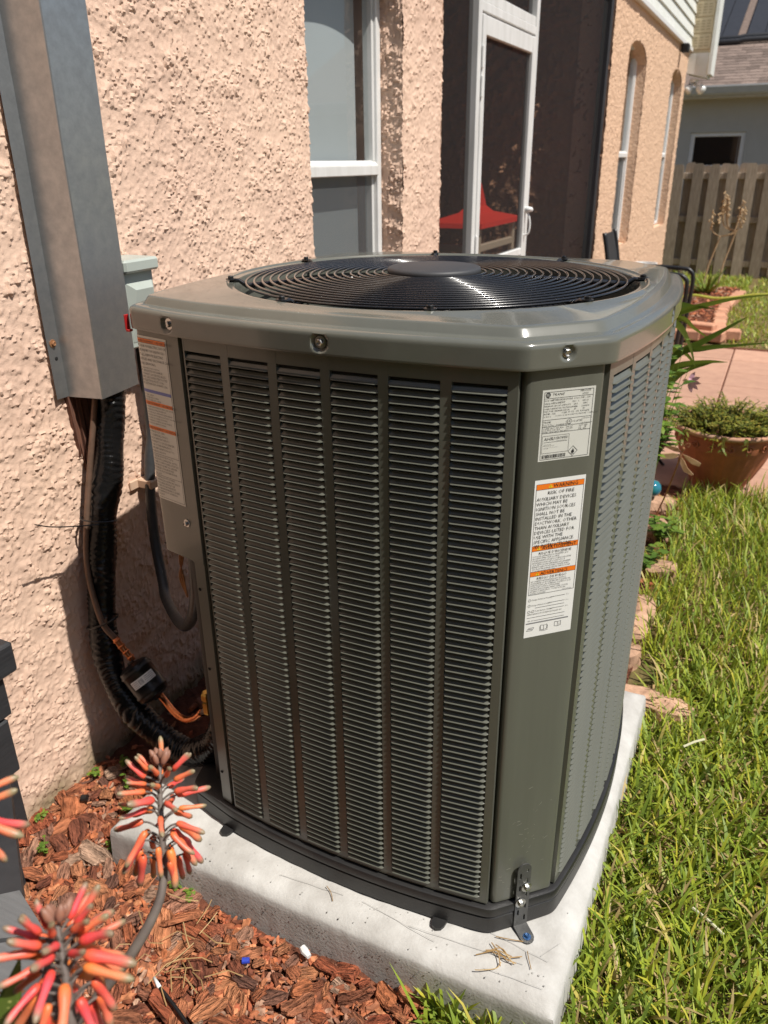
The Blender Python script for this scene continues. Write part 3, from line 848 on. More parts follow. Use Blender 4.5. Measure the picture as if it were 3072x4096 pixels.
# air holes in the cast front face
pm = MB()
for k in range(70):
    x = random.uniform(-1.09, -.15); y = random.choice((random.uniform(.905, .975), random.uniform(.905, 1.86) if x > -.16 else random.uniform(.905, .97))); r_ = random.uniform(.0008, .0022)
    pm.lathe([(r_, 0), (r_*.7, .0005)], (x, y, .1128-.004*math.exp(-((y-.898)/.018)**2)), 6)
for (xa, ya, xb, yb) in ((-.42, .945, -.20, .960), (-.30, 1.0, -.16, .985), (-.175, .99, -.150, 1.03), (-.52, .955, -.36, .935), (-.26, .925, -.155, .931), (-.70, .94, -.56, .952)):
    L = math.hypot(xb-xa, yb-ya); nx_, ny_ = -(yb-ya)/L*.0004, (xb-xa)/L*.0004
    pm.add([(xa+nx_, ya+ny_, .1152), (xb+nx_, yb+ny_, .1152), (xb-nx_, yb-ny_, .1152), (xa-nx_, ya-ny_, .1152)], [(3, 2, 1, 0)])
tag(pm.build('scratch_mark', M('grey_scratch', (.36, .35, .33), rough=.9), pad), kind='stuff')
hb = MB()
for k in range(190):
    x = random.uniform(-1.09, -.15); z = random.uniform(.03, .093); r_ = random.choice((.0008, .001, .0013, .0018))
    hb.lathe([(r_, 0), (r_*.8, .0006)], (x, y0-.0062-(.0035 if z < .05 else 0), z), 6, 'Y')
tag(hb.build('air_hole', M('hole_shade', (.12, .115, .105), rough=.9), pad), kind='stuff')

# ================================================================== CONDENSER
ac = empty('air_conditioner', (-.585, 1.43, .112), 'olive grey outdoor condenser unit with louvred sides and round fan grille', 'air conditioner')
CX, CY = -.585, 1.43
def front_y(x): return 1.0-.021*(1-((x+.565)/.285)**2)
def right_x(y): return -.185+.034*(1-((y-1.4315)/.3385)**2)
def outline():
    P = []
    for k in range(41): x = -.85+.57*k/40; P.append((x, front_y(x)))
    for k in range(41): y = 1.093+.677*k/40; P.append((right_x(y), y))
    for k in range(41): x = -.28-.59*k/40; P.append((x, 1.86+.02*(1-((x+.575)/.295)**2)))
    for k in range(41): y = 1.77-.685*k/40; P.append((-.985-.034*(1-((y-1.4275)/.3425)**2), y))
    P.append((-.970, 1.030))
    return P
OUT = outline()
def polar(th):
    c, s = math.cos(th), math.sin(th)
    best = 0
    n = len(OUT)
    for i in range(n):
        ax, ay = OUT[i][0]-CX, OUT[i][1]-CY; bx, by = OUT[(i+1) % n][0]-CX, OUT[(i+1) % n][1]-CY
        dx, dy = bx-ax, by-ay
        det = c*(-dy)+dx*s
        if abs(det) < 1e-12: continue
        t = (ax*(-dy)+dx*ay)/det
        u = (c*ay-s*ax)/det
        if t > 0 and -1e-6 <= u <= 1+1e-6: best = max(best, t)
    return best
NT = 1080
TH = [2*PI*k/NT for k in range(NT)]
RO = np.array([polar(t) for t in TH])
# round the corners a touch
ker = np.hanning(15)[1:-1]; ker /= ker.sum()
RO = sum(np.roll(RO, k-6)*ker[k] for k in range(13))
ct, st = np.cos(TH), np.sin(TH)
def loft(rings, name, mat, parent, sharp=35):
    V = []; F = []
    for r_, z in rings:
        zz = z if hasattr(z, '__len__') else np.full(NT, z)
        for k in range(NT): V.append((CX+r_[k]*ct[k], CY+r_[k]*st[k], zz[k]))
    for i in range(len(rings)-1):
        for k in range(NT):
            F.append((i*NT+k, i*NT+(k+1) % NT, (i+1)*NT+(k+1) % NT, (i+1)*NT+k))
    return mkobj(name, mkmesh(name, V, F, mat, smooth=True, sharp=sharp), parent)
def ins(d): return RO+.009-d
HR = .374
plate_r = np.minimum(ins(.055), .392)
CUPS = [chpt_early for chpt_early in ((-.2370, 1.0430, 1.1965), (-.573, .970, 1.1945), (-.872, .998, 1.1945), (-.143, 1.40, 1.1955))]
def cup(r_, z):
    x = CX+r_*ct; y = CY+r_*st
    out = np.zeros(NT)
    for cx_, cy_, cz_ in CUPS:
        d_ = np.sqrt((x-cx_)**2+(y-cy_)**2+(z-cz_)**2)
        t_ = np.clip((.0155-d_)/.0055, 0, 1)
        out = np.maximum(out, .0062*t_*t_*(3-2*t_))
    return r_-out
lid_rings = [(ins(.010), 1.1765), (ins(.003), 1.1755), (ins(.0006), 1.1765), (ins(0), 1.179)]
for z_ in np.arange(1.1805, 1.2061, .0016): lid_rings.append((cup(ins(0), z_), z_))
lid_rings += [(ins(.0004), 1.2075), (ins(.0018), 1.2102), (ins(.0045), 1.2124), (ins(.008), 1.2136), (ins(.014), 1.2142), (ins(.0235), 1.2150),
            (ins(.0250), 1.2156), (ins(.0262), 1.2170), (ins(.0325), 1.2262), (ins(.0342), 1.2276), (ins(.0362), 1.2284), (ins(.044), 1.2290),
            (np.minimum(ins(.050), np.maximum(.397, ins(.12))), 1.2300), (np.full(NT, .3920), 1.2322), (np.full(NT, .3890), 1.2326), (np.full(NT, .3872), 1.2318), (np.full(NT, .3862), 1.2300), (np.full(NT, .3835), 1.2292), (np.full(NT, HR+.004), 1.2290), (np.full(NT, HR+.001), 1.2282), (np.full(NT, HR), 1.2262), (np.full(NT, HR-.001), 1.20), (np.full(NT, HR-.002), 1.08)]
lid = loft(lid_rings, 'lid', m_lid, ac, sharp=32)
# base pan
loft([(ins(.06), .113), (ins(.004), .1125), (ins(.0), .116), (ins(.001), .150), (ins(.0035), .153), (ins(.0), .156), (ins(-.001), .170), (ins(.001), .1745), (ins(.006), .176), (ins(.030), .176), (ins(.12), .172)], 'base_pan', m_basepan, ac, sharp=30)
# coil block seen darkly through the louvres, and the fan well
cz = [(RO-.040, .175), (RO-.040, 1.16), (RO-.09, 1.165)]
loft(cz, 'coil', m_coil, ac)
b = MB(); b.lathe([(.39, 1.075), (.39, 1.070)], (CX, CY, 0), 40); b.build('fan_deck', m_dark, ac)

# louvred panels -----------------------------------------------------------
Z0, Z1 = .181, 1.1775
PITCH, ZB, ZTOP = .01245, .195, 1.1645
NROW = int((ZTOP-ZB)/PITCH)
def front_pt(s): return (s, front_y(s)), (0.0, -1.0)
def right_pt(s): return (right_x(s), s), (1.0, 0.0)
def left_pt(s): return (-.985-.034*(1-((s-1.4275)/.3425)**2), s), (-1.0, 0.0)
def back_pt(s): return (s, 1.86+.02*(1-((s+.575)/.295)**2)), (0.0, 1.0)
def sheet(bld, pt, s0, s1, z0, z1, d=0.0, t=.006, n=3, flip=False):
    v = []; f = []
    for k in range(n+1):
        s = s0+(s1-s0)*k/n
        (px, py), (nx, ny) = pt(s)
        for dd in (d, d-t):
            for z in (z0, z1):
                v.append((px+nx*dd, py+ny*dd, z))
    for k in range(n):
        a = 4*k; c = a+4
        q = [(a, c, c+1, a+1), (a+2, a+3, c+3, c+2), (a+1, c+1, c+3, a+3), (a, a+2, c+2, c)]
        f += q
    f += [(0, 1, 3, 2), (4*n, 4*n+2, 4*n+3, 4*n+1)]
    if flip: f = [tuple(reversed(q)) for q in f]
    bld.add(v, f)
LP = [(-.0085, .0080), (-.0040, .0066), (-.0010, .0022), (.0006, .0010), (.0036, .0003), (.0041, -.0004), (.0032, -.0010)]
def louvre_verts(pt, s0, s1, z):
    v = []
    e = .0035*(1 if s1 > s0 else -1)
    for s, kk in ((s0, 0.0), (s0+e, 1.0), (s1-e, 1.0), (s1, 0.0)):
        (px, py), (nx, ny) = pt(s)
        for d, dz in LP:
            if kk == 0: d = min(d, -.0005)
            v.append((px+nx*d, py+ny*d, z+dz))
    return v
m_ = len(LP)
LF = [(k*m_+q, (k+1)*m_+q, (k+1)*m_+q+1, k*m_+q+1) for k in range(3) for q in range(m_-1)]
cands = []
def panel(pt, s_lo, s_hi, ncol, cw, cp, c0, name, flip):
    p = empty(name, ((pt((s_lo+s_hi)/2)[0])[0], (pt((s_lo+s_hi)/2)[0])[1], Z0)); attach(p, ac)
    b = MB()
    edges = [s_lo+.0045]
    for k in range(ncol): edges += [c0+k*cp, c0+k*cp+cw]
    edges.append(s_hi-.0045)
    for k in range(0, len(edges), 2): sheet(b, pt, edges[k], edges[k+1], Z0, Z1, 0, .008, 2, flip)
    for k in range(1, len(edges)-1, 2):
        sheet(b, pt, edges[k], edges[k+1], Z0, ZB-.002, -.0002, .008, 3, flip)
        sheet(b, pt, edges[k], edges[k+1], ZB+NROW*PITCH+.0005, Z1, -.0002, .008, 3, flip)
    # folded top edge of the panel
    sheet(b, pt, s_lo+.0045, s_hi-.0045, Z1-.004, Z1-.0005, .0015, .004, 16, flip)
    b.build('panel_sheet', m_paint, p)
    for k in range(ncol):
        for r_ in range(NROW):
            s0 = c0+k*cp; z = ZB+r_*PITCH
            c_ = pt(s0+cw/2)[0]; nn = pt(s0+cw/2)[1]
            view = Vector((0-c_[0], 0-c_[1], 1.43-z)); d2 = view.length_squared
            cosv = max(0, (Vector((nn[0], nn[1], .7)).normalized()).dot(view.normalized()))
            cands.append((cosv/d2, p, pt, s0, s0+cw, z, flip))
    return p
pf = panel(front_pt, -.85, -.28, 6, .0775, .0933, -.8425, 'front_louvre_panel', False)
prt = panel(right_pt, 1.093, 1.770, 7, .0775, .0933, 1.1130, 'side_louvre_panel', False)
cands.sort(key=lambda c: -c[0])
rest = {}
for q, (a, p, pt, s0, s1, z, fl) in enumerate(cands):
    v = louvre_verts(pt, s0, s1, z)
    if q < 300:
        o = mkobj('louvre', mkmesh('louvre', v, LF, m_paint, smooth=True, sharp=35), p)
    else:
        rest.setdefault(p.name, (p, MB()))[1].add(v, LF)
for p, bld in rest.values():
    tag(bld.build('louvre', m_paint, p, smooth=True, sharp=35), kind='stuff')
b = MB(); sheet(b, left_pt, 1.14, 1.765, Z0, Z1, 0, .006, 10, True); b.build('wall_side_panel', m_paint, ac)
b = MB(); sheet(b, back_pt, -.865, -.285, Z0, Z1, 0, .006, 10, True); b.build('rear_panel', m_paint, ac)

# corner panels (flat chamfers with rounded vertical edges)
def corner(pts, name, z0=Z0, z1=Z1, off=.0, parent=ac, mat=m_paint):
    b = MB(); n = len(pts); v = []
    for (x, y, nx, ny) in pts:
        v += [(x+nx*off, y+ny*off, z0), (x+nx*off, y+ny*off, z1), (x+nx*(off-.005), y+ny*(off-.005), z1), (x+nx*(off-.005), y+ny*(off-.005), z0)]
    f = []
    for k in range(n-1):
        a = 4*k; c = a+4
        f += [(a, c, c+1, a+1), (a+1, c+1, c+2, a+2), (a+2, c+2, c+3, a+3), (a+3, c+3, c, a)]
    f += [(0, 1, 2, 3), (4*n-1, 4*n-2, 4*n-3, 4*n-4)]
    b.add(v, f); return b.build(name, mat, parent, smooth=True, sharp=50)
S2 = math.sqrt(.5)
A_, B_ = Vector((-.28, 1.003)), Vector((-.185, 1.093))
du = (B_-A_).normalized(); CL = (B_-A_).length
dn = Vector((du.y, -du.x))
def chpt(u, off=0): p = A_+du*u+dn*off; return p.x, p.y
pts = []
for u, off, tx in ((.0035, -.012, -1), (.0045, -.004, -.8), (.007, -.0005, -.45), (.012, .0015, -.1), (.030, .002, 0), (.065, .002, 0), (.100, .002, 0), (CL-.012, .0015, .1), (CL-.007, -.0005, .45), (CL-.0045, -.004, .8), (CL-.0035, -.012, 1)):
    x, y = chpt(u, off); n2 = (dn+du*tx).normalized(); pts.append((x, y, n2.x, n2.y))
corner(pts, 'corner_panel')
b = MB(); q0 = chpt(-.004, -.012); q1 = chpt(CL+.004, -.012); q2 = chpt(CL+.004, -.016); q3 = chpt(-.004, -.016)
b.hexa([(*q0, Z0), (*q1, Z0), (*q2, Z0), (*q3, Z0), (*q0, Z1), (*q1, Z1), (*q2, Z1), (*q3, Z1)]); b.build('seam_backing', m_dark, ac)
# rear right chamfer
pts = []
Ea, Fb = Vector((-.185, 1.770)), Vector((-.28, 1.86)); d2 = (Fb-Ea).normalized(); n2 = Vector((d2.y, -d2.x)); LL = (Fb-Ea).length
for u, off in ((.004, -.008), (.010, 0), (LL/2, .001), (LL-.010, 0), (LL-.004, -.008)):
    p = Ea+d2*u+n2*off; pts.append((p.x, p.y, n2.x, n2.y))
corner(pts, 'rear_corner_panel')
Ga, Hb = Vector((-.87, 1.86)), Vector((-.985, 1.770)); d2 = (Hb-Ga).normalized(); n2 = Vector((d2.y, -d2.x)); LL = (Hb-Ga).length
pts = []
for u, off in ((.004, -.008), (.010, 0), (LL/2, .001), (LL-.010, 0), (LL-.004, -.008)):
    p = Ga+d2*u+n2*off; pts.append((p.x, p.y, n2.x, n2.y))
corner(pts, 'rear_corner_panel')
# control cover on the wall-side corner: wraps from the seam round the corner
C0, C1 = Vector((-.8545, 1.0015)), Vector((-.967, 1.0265))
dc = (C1-C0).normalized(); nc = Vector((-dc.y, dc.x)); nc = nc if nc.y < 0 else -nc
LC = (C1-C0).length
ctrl = []
ctrl_s = [0]
raw = [(C0+dc*.000-nc*.010, nc), (C0+dc*.002, nc), (C0+dc*.030, nc), (C0+dc*.070, nc), (C0+dc*(LC-.012), nc)]
cen = C0+dc*(LC-.012)-nc*.022
for k in range(1, 7):
    a = k/6*R(66)
    nn = Vector((nc.x*math.cos(a)+nc.y*math.sin(a), -nc.x*math.sin(a)+nc.y*math.cos(a)))
    raw.append((cen+nn*.022, nn))
dl = (raw[-1][0]-raw[-2][0]).normalized()
raw.append((raw[-1][0]+dl*.055, raw[-1][1]))
pts = [(p.x, p.y, n_.x, n_.y) for p, n_ in raw]
corner(pts, 'control_cover', .757, Z1)
def ctrl_pt(u, off=0):
    """u = distance along the cover from the seam"""
    acc = 0
    P = [p for p, _ in raw[1:]]; N = [n_ for _, n_ in raw[1:]]
    for k in range(len(P)-1):
        L = (P[k+1]-P[k]).length
        if u <= acc+L or k == len(P)-2:
            t = (u-acc)/L
            p = P[k].lerp(P[k+1], t); n_ = N[k].lerp(N[k+1], t).normalized()
            p = p+n_*off
            return p.x, p.y
        acc += L
# sloped lower flap of the cover and the narrow corner post below
p0, p1 = raw[2][0], raw[4][0]
b = MB(); a1 = raw[1][0]; 
b.add([(a1.x, a1.y, .757), (p1.x, p1.y, .757), (p1.x+.02, p1.y+.03, .735), (a1.x, a1.y+.01, .722)], [(0, 1, 2, 3)]); b.build('cover_flap', m_paint, ac)
pts = [(p.x, p.y, n_.x, n_.y) for p, n_ in [(C0-nc*.010, nc), (C0+dc*.002, nc), (C0+dc*.016, nc), (C0+dc*.030, nc), (C0+dc*.033-nc*.010, nc)]]
corner(pts, 'corner_post', Z0, .760, -.001)
b = MB()
b.hexa([(-.900, 1.045, Z0), (-.893, 1.045, Z0), (-.893, 1.14, Z0), (-.900, 1.14, Z0), (-.900, 1.045, .76), (-.893, 1.045, .76), (-.893, 1.14, .76), (-.900, 1.14, .76)])
b.hexa([(-.893, 1.040, Z0), (-.855, 1.018, Z0), (-.855, 1.022, Z0), (-.893, 1.045, Z0), (-.893, 1.040, .76), (-.855, 1.018, .76), (-.855, 1.022, .76), (-.893, 1.045, .76)])
b.hexa([(-1.000, 1.14, Z0), (-.893, 1.14, Z0), (-.893, 1.145, Z0), (-1.000, 1.145, Z0), (-1.000, 1.14, .76), (-.893, 1.14, .76), (-.893, 1.145, .76), (-1.000, 1.145, .76)])
b.build('valve_recess', m_paint, ac)
b = MB(); b.add([(-.985, 1.045, .7575), (-.855, 1.006, .7575), (-.855, 1.14, .7575), (-.985, 1.14, .7575)], [(3, 2, 1, 0)]); b.build('cover_floor', m_dark, ac)
b = MB(); a0 = C0-nc*.012-dc*.008; a1 = C0-nc*.012+dc*.004
b.box(-.862, -.842, 1.010, 1.014, Z0, Z1); b.build('seam_backing', m_dark, ac)

def hexbolt(p, z_dir, parent, r=.006, mat=m_steel, name='bolt', washer=True):
    n = Vector(z_dir).normalized(); p = Vector(p)
    q = n.to_track_quat('Z', 'Y').to_matrix()
    b = MB(); v = []; f = []
    prof = ([(r*1.75, 0), (r*1.7, .0012)] if washer else []) + [(r, .0014), (r, .005), (r*.8, .006), (r*.5, .0052)]
    ns = 12
    for rr, h in prof:
        for k in range(ns):
            a = 2*PI*k/ns; hx = rr if rr > r else rr*(1 if k % 2 == 0 else .9)
            v.append(p+q@Vector((hx*math.cos(a), hx*math.sin(a), h)))
    for i in range(len(prof)-1):
        for k in range(ns): f.append((i*ns+k, i*ns+(k+1) % ns, (i+1)*ns+(k+1) % ns, (i+1)*ns+k))
    f.append(tuple((len(prof)-1)*ns+k for k in range(ns)))
    b.add(v, f); return b.build(name, mat, parent)
for cx_, cy_, cz_, nx_, ny_ in ((-.2370, 1.0430, 1.1965, dn.x, dn.y), (-.573, .970, 1.1945, 0, -1), (-.872, .998, 1.1945, nc.x, nc.y), (-.143, 1.40, 1.1955, 1, 0)):
    th_ = math.atan2(cy_-CY, cx_-CX); r_ = float(np.interp(th_ % (2*PI), TH, RO))+.009-.0060
    hexbolt((CX+r_*math.cos(th_), CY+r_*math.sin(th_), cz_), (nx_, ny_, 0), lid, .0054)
pp = Vector(ctrl_pt(.034, .0003)); hexbolt((pp.x, pp.y, .833), (nc.x, nc.y, 0), ac, .0045)
for z in (.70, .52, .26):
    pp = C0+dc*.022; b = MB(); b.lathe([(.0035, 0), (.0025, .0008)], (pp.x, pp.y-.0004, z), 8, 'Y'); b.build('screw_hole', m_dark, ac)
b = MB(); b.bbox(-.9845, -.9815, 1.022, 1.032, 1.172, 1.198, .0008); b.bbox(-.9815, -.974, 1.020, 1.030, 1.1700, 1.1740, .0008); b.build('red_tag', m_red, ac)

# fan guard -----------------------------------------------------------------
guard = empty('fan_guard', (CX, CY, 1.232)); attach(guard, ac)
def ring_z(r_): return 1.2395 - .0105*(r_/.36)**3
for k in range(18):
    r_ = .098+k*.0150
    v = []; f = []; ns, nr = 120, 6
    z = ring_z(r_)
    for i in range(ns):
        a = 2*PI*i/ns
        for j in range(nr):
            c = 2*PI*j/nr
            v.append((CX+(r_+.0024*math.cos(c))*math.cos(a), CY+(r_+.0024*math.cos(c))*math.sin(a), z+.0024*math.sin(c)))
    for i in range(ns):
        for j in range(nr):
            f.append((i*nr+j, ((i+1) % ns)*nr+j, ((i+1) % ns)*nr+(j+1) % nr, i*nr+(j+1) % nr))
    mkobj('ring', mkmesh('ring', v, f, m_wire, smooth=True), guard)
for k, a in enumerate((14.3, 64.7, 111.9, 160.3, 211.3, 253.6, 291.5, 330.4)):
    a = R(a)
    c, s = math.cos(a), math.sin(a)
    thick = .0055 if k % 4 == 0 else .0028
    path = [(CX+c*r_, CY+s*r_, ring_z(r_)-.0026-thick) for r_ in (.085, .18, .26, .32, .352)] + [(CX+c*.366, CY+s*.366, 1.2315), (CX+c*.384, CY+s*.384, 1.2315)]
    b = MB(); b.tube(path, [thick]*5+[.004, .004], 8); b.build('spoke', m_wire, guard, smooth=True)
    hexbolt((CX+c*.381, CY+s*.381, 1.234), (0, 0, 1), guard, .0055, mat=m_black)
b = MB()
b.lathe([(.087, 1.236), (.0885, 1.2405), (.0885, 1.2445), (.0868, 1.2478), (.082, 1.2495), (.0005, 1.2508)], (CX, CY, 0), 56); b.build('cap', m_cap, guard, smooth=True, sharp=50)
fan = empty('fan', (CX, CY, 1.13)); attach(fan, ac)
b = MB(); b.lathe([(.07, 1.09), (.075, 1.10), (.075, 1.17), (.05, 1.20), (.01, 1.205)], (CX, CY, 0), 24); b.build('motor', m_black, fan, smooth=True, sharp=40)
for k in range(3):
    v = []; f = []
    for i in range(7):
        r_ = .07+.265*i/6
        for j in range(6):
            a = R(120*k+20)+(j/5-.5)*(.75+.35*i/6)+.12*i/6
            v.append((CX+r_*math.cos(a), CY+r_*math.sin(a), 1.13+.06*(j/5-.5)))
    for i in range(6):
        for j in range(5): f.append((i*6+j, (i+1)*6+j, (i+1)*6+j+1, i*6+j+1))
    mkobj('blade', mkmesh('blade', v, f, m_black, smooth=True), fan)
# dry grass stem lying in the grille
# feet tabs of the base pan
def foot(x, y, ang_):
    b = MB(); c, s = math.cos(ang_), math.sin(ang_)
    def w(u, v_): return (x+u*c-v_*s, y+u*s+v_*c)
    prof = [(-.020, .022), (-.014, .008), (-.0125, -.006), (-.009, -.014), (0, -.018), (.009, -.014), (.0125, -.006), (.014, .008), (.020, .022)]
    v = [(*w(u, q), .1135) for u, q in prof]+[(*w(u, q), .1195) for u, q in prof]; n = len(prof)
    b.add(v, [tuple(range(n-1, -1, -1)), tuple(range(n, 2*n))]+[(k, (k+1) % n, (k+1) % n+n, k+n) for k in range(n)])
    b.build('foot_tab', m_basepan, ac)
foot(-.368, .976, 0); foot(-.865, .990, -.05)

# hold-down strap
st_ = empty('hold_down_strap', (-.21, 1.02, .115)); attach(st_, ac)
SU = .060
def stp(u, off, z): x, y = chpt(u, off); return (x, y, z)
def strap_plate():
    # plate in (u,z) with two rows of slots: built as a grid with the slot cells removed
    us = [-.0135, -.0085, -.0050, .0050, .0085, .0135]
    b = MB()
    zs = [.104]; 
    slots = []
    for k in range(5):
        slots.append((1, .112+k*.031, .112+k*.031+.014))
        slots.append((3, .127+k*.031, .127+k*.031+.014))
    zl = sorted(set([.102, .258]+[round(a, 4) for s in slots for a in s[1:] if a < .252]))
    for i in range(5):
        for j in range(len(zl)-1):
            zc = (zl[j]+zl[j+1])/2
            if any(s[0] == i and s[1] < zc < s[2] for s in slots): continue
            a, c = SU+us[i], SU+us[i+1]
            b.hexa([stp(a, .0125, zl[j]), stp(c, .0125, zl[j]), stp(c, .0098, zl[j]), stp(a, .0098, zl[j]), stp(a, .0125, zl[j+1]), stp(c, .0125, zl[j+1]), stp(c, .0098, zl[j+1]), stp(a, .0098, zl[j+1])])
    # rounded head
    v = []; n = 12
    for off in (.0125, .0098):
        for k in range(n+1):
            t = PI*k/n; v.append(stp(SU+.0135*math.cos(t), off, .258+.0135*math.sin(t)))
    b.add(v, [tuple(range(n+1)), tuple(range(2*n+1, n, -1))]+[(k, n+1+k, n+2+k, k+1) for k in range(n)])
    b.build('slotted_plate', m_strap, st_)
strap_plate()
b = MB(); v = []
prof = []
for k in range(9):
    t = PI*k/8; prof.append((.0135*math.cos(t), .030+.0135*math.sin(t)))
prof = [(.0135, 0)]+prof+[(-.0135, 0)]
n = len(prof)
for z in (.1145, .1175):
    for u, o_ in prof: x, y = chpt(SU+u, .0095+o_); v.append((x, y, z))
b.add(v, [tuple(range(n-1, -1, -1)), tuple(range(n, 2*n))]+[(k, (k+1) % n, (k+1) % n+n, k+n) for k in range(n)])
a = [stp(SU-.0135, .0125, .104), stp(SU+.0135, .0125, .104), stp(SU+.0135, .0098, .1035), stp(SU-.0135, .0098, .1035)]
b.build('foot_plate', m_strap, st_)
b = MB(); b.hexa([stp(SU-.0133, .0126, .1172), stp(SU+.0133, .0126, .1172), stp(SU+.0133, .0097, .1172), stp(SU-.0133, .0097, .1172)]+[stp(SU-.0133, .0126, .125), stp(SU+.0133, .0126, .125), stp(SU+.0133, .0097, .125), stp(SU-.0133, .0097, .125)]); b.build('bend', m_strap, st_)
xx, yy = chpt(SU, .040); hexbolt((xx, yy, .1175), (0, 0, 1), st_, .0045, mat=m_blue)
for u, z in ((.0665, .213), (.0565, .176)):
    x, y = chpt(u, .0128); hexbolt((x, y, z), (dn.x, dn.y, 0), st_, .0062)

# scuffs on the paint: bare thin scratches, real raised flecks of chalky paint dust
sc = MB()
for k in range(44):
    u = random.gauss(.045, .03); z = random.choice((random.gauss(.33, .03), random.gauss(.235, .03), random.uniform(.2, .45)))
    if not .012 < u < .118 or z < .19: continue
    L = random.uniform(.002, .010); a = random.uniform(-.5, .9)
    p = [chpt(u, .00225), chpt(u+L*math.cos(a), .00225)]
    w_ = random.uniform(.00012, .0004)
    sc.add([(*p[0], z-w_), (*p[1], z+L*math.sin(a)-w_), (*p[1], z+L*math.sin(a)+w_), (*p[0], z+w_)], [(0, 1, 2, 3)])
tag(sc.build('scuff', M('paint_scratch', (.36, .35, .30), rough=.7), ac), kind='stuff')

# ------------------------------------------------------------------ printed labels
TXT = []
def text_batch(items):
    """items: (string, x, y, height, align, xscale, shear). returns list of (verts Nx2, faces)"""
    objs = []
    for it in items:
        s, x, y, h, al, xs, sh = (list(it)+[None]*7)[:7]
        cu = bpy.data.curves.new('t', 'FONT'); cu.body = s; cu.size = h*1.37; cu.resolution_u = 1
        cu.offset = -h*.007; cu.align_x = al or 'LEFT'; cu.shear = sh or 0
        o = bpy.data.objects.new('t', cu); col.objects.link(o); objs.append((o, x, y, xs or 1))
    bpy.context.view_layer.update()
    dg = bpy.context.evaluated_depsgraph_get()
    V = []; F = []
    for o, x, y, xs in objs:
        me = o.evaluated_get(dg).to_mesh()
        n = len(V)
        V += [(x+v.co.x*xs, y+v.co.y) for v in me.vertices]
        F += [tuple(n+i for i in p.vertices) for p in me.polygons]
        o.evaluated_get(dg).to_mesh_clear()
    for o, *_ in objs:
        cu = o.data; bpy.data.objects.remove(o); bpy.data.curves.remove(cu)
    return V, F
def flat_rect(x0, y0, x1, y1): return [(x0, y0), (x1, y0), (x1, y1), (x0, y1)], [(0, 1, 2, 3)]
def frame_rect(x0, y0, x1, y1, t):
    V = []; F = []
    for r_ in ((x0, y0, x1, y0+t), (x0, y1-t, x1, y1), (x0, y0+t, x0+t, y1-t), (x1-t, y0+t, x1, y1-t)):
        v, f = flat_rect(*r_); F += [tuple(len(V)+i for i in q) for q in f]; V += v
    return V, F
def circ(x, y, r_, n=24, r2=None):
    if r2 is None:
        return [(x+r_*math.cos(2*PI*k/n), y+r_*math.sin(2*PI*k/n)) for k in range(n)], [tuple(range(n))]
    V = [(x+q*math.cos(2*PI*k/n), y+q*math.sin(2*PI*k/n)) for q in (r_, r2) for k in range(n)]
    return V, [(k, (k+1) % n, n+(k+1) % n, n+k) for k in range(n)]
def merge(*parts):
    V = []; F = []
    for v, f in parts:
        F += [tuple(len(V)+i for i in q) for q in f]; V += list(v)
    return V, F
def on_label(fn, vf, name, mat, parent, off):
    v, f = vf
    b = MB(); b.add([fn(x, y, off) for x, y in v], f)
    return b.build(name, mat, parent)
def label_obj(name, fn, w, h, nx, mat, parent, off, rad=0):
    V = []; F = []
    for i in range(nx+1):
        for yv in (0, h): V.append((w*i/nx, yv))
    F = [(2*i, 2*i+2, 2*i+3, 2*i+1) for i in range(nx)]
    return on_label(fn, (V, F), name, mat, parent, off)

# nameplate -----------------------------------------------------------------
U0, ZL = .0297, 1.0436
def fn_plate(x, y, off): p = chpt(U0+x, .002+off); return (p[0], p[1], ZL+y)
PW, PH = .0816, .1028
plate = label_obj('nameplate', fn_plate, PW, PH, 1, m_sticker_grey, ac, .0003)
ln = [frame_rect(.0028, .0022, PW-.0028, PH-.0030, .0006)]
for yv in (.0905, .0600, .0500, .0410): ln.append(flat_rect(.0030, yv, PW-.003, yv+.0005))
ln.append(circ(.0085, .0955, .0038, 20))
ln += [circ(.0445, .0553, .0038, 22, .0033)]
ln += [frame_rect(.0045, .0115, .0465, .0372, .0004), flat_rect(.0065, .0275, .044, .0279)]
# barcode
bx = .0050; rb = random.Random(3)
while bx < .043:
    w_ = rb.choice((.0004, .0007, .0010)); ln.append(flat_rect(bx, .0040, bx+w_, .0092)); bx += w_+rb.choice((.0004, .0006, .0009))
# hazard diamond with flame
d_ = .0078; cx_, cy_ = .0540, .0110
dv = [(cx_+d_, cy_), (cx_, cy_+d_), (cx_-d_, cy_), (cx_, cy_-d_)]; di = [(cx_+(d_-.0009), cy_), (cx_, cy_+d_-.0009), (cx_-d_+.0009, cy_), (cx_, cy_-d_+.0009)]
ln.append((dv+di, [(k, (k+1) % 4, 4+(k+1) % 4, 4+k) for k in range(4)]))
ln.append(([(cx_-.0026, cy_-.0022), (cx_-.0010, cy_-.0034), (cx_+.0014, cy_-.0034), (cx_+.0028, cy_-.0014), (cx_+.0016, cy_+.0014), (cx_+.0003, cy_+.0040), (cx_-.0004, cy_+.0016), (cx_-.0018, cy_+.0010)], [tuple(range(8))]))
ln.append(flat_rect(cx_-.0026, cy_-.0046, cx_+.0026, cy_-.0041))
on_label(fn_plate, merge(*ln), 'ruling', m_ink, plate, .0005)
st2 = []
for k in range(5): st2.append(flat_rect(.0055, .0935+k*.0009, .0112-.0004*k, .0938+k*.0009))
on_label(fn_plate, merge(*st2), 'logo_stripes', m_sticker_grey, plate, .0007)
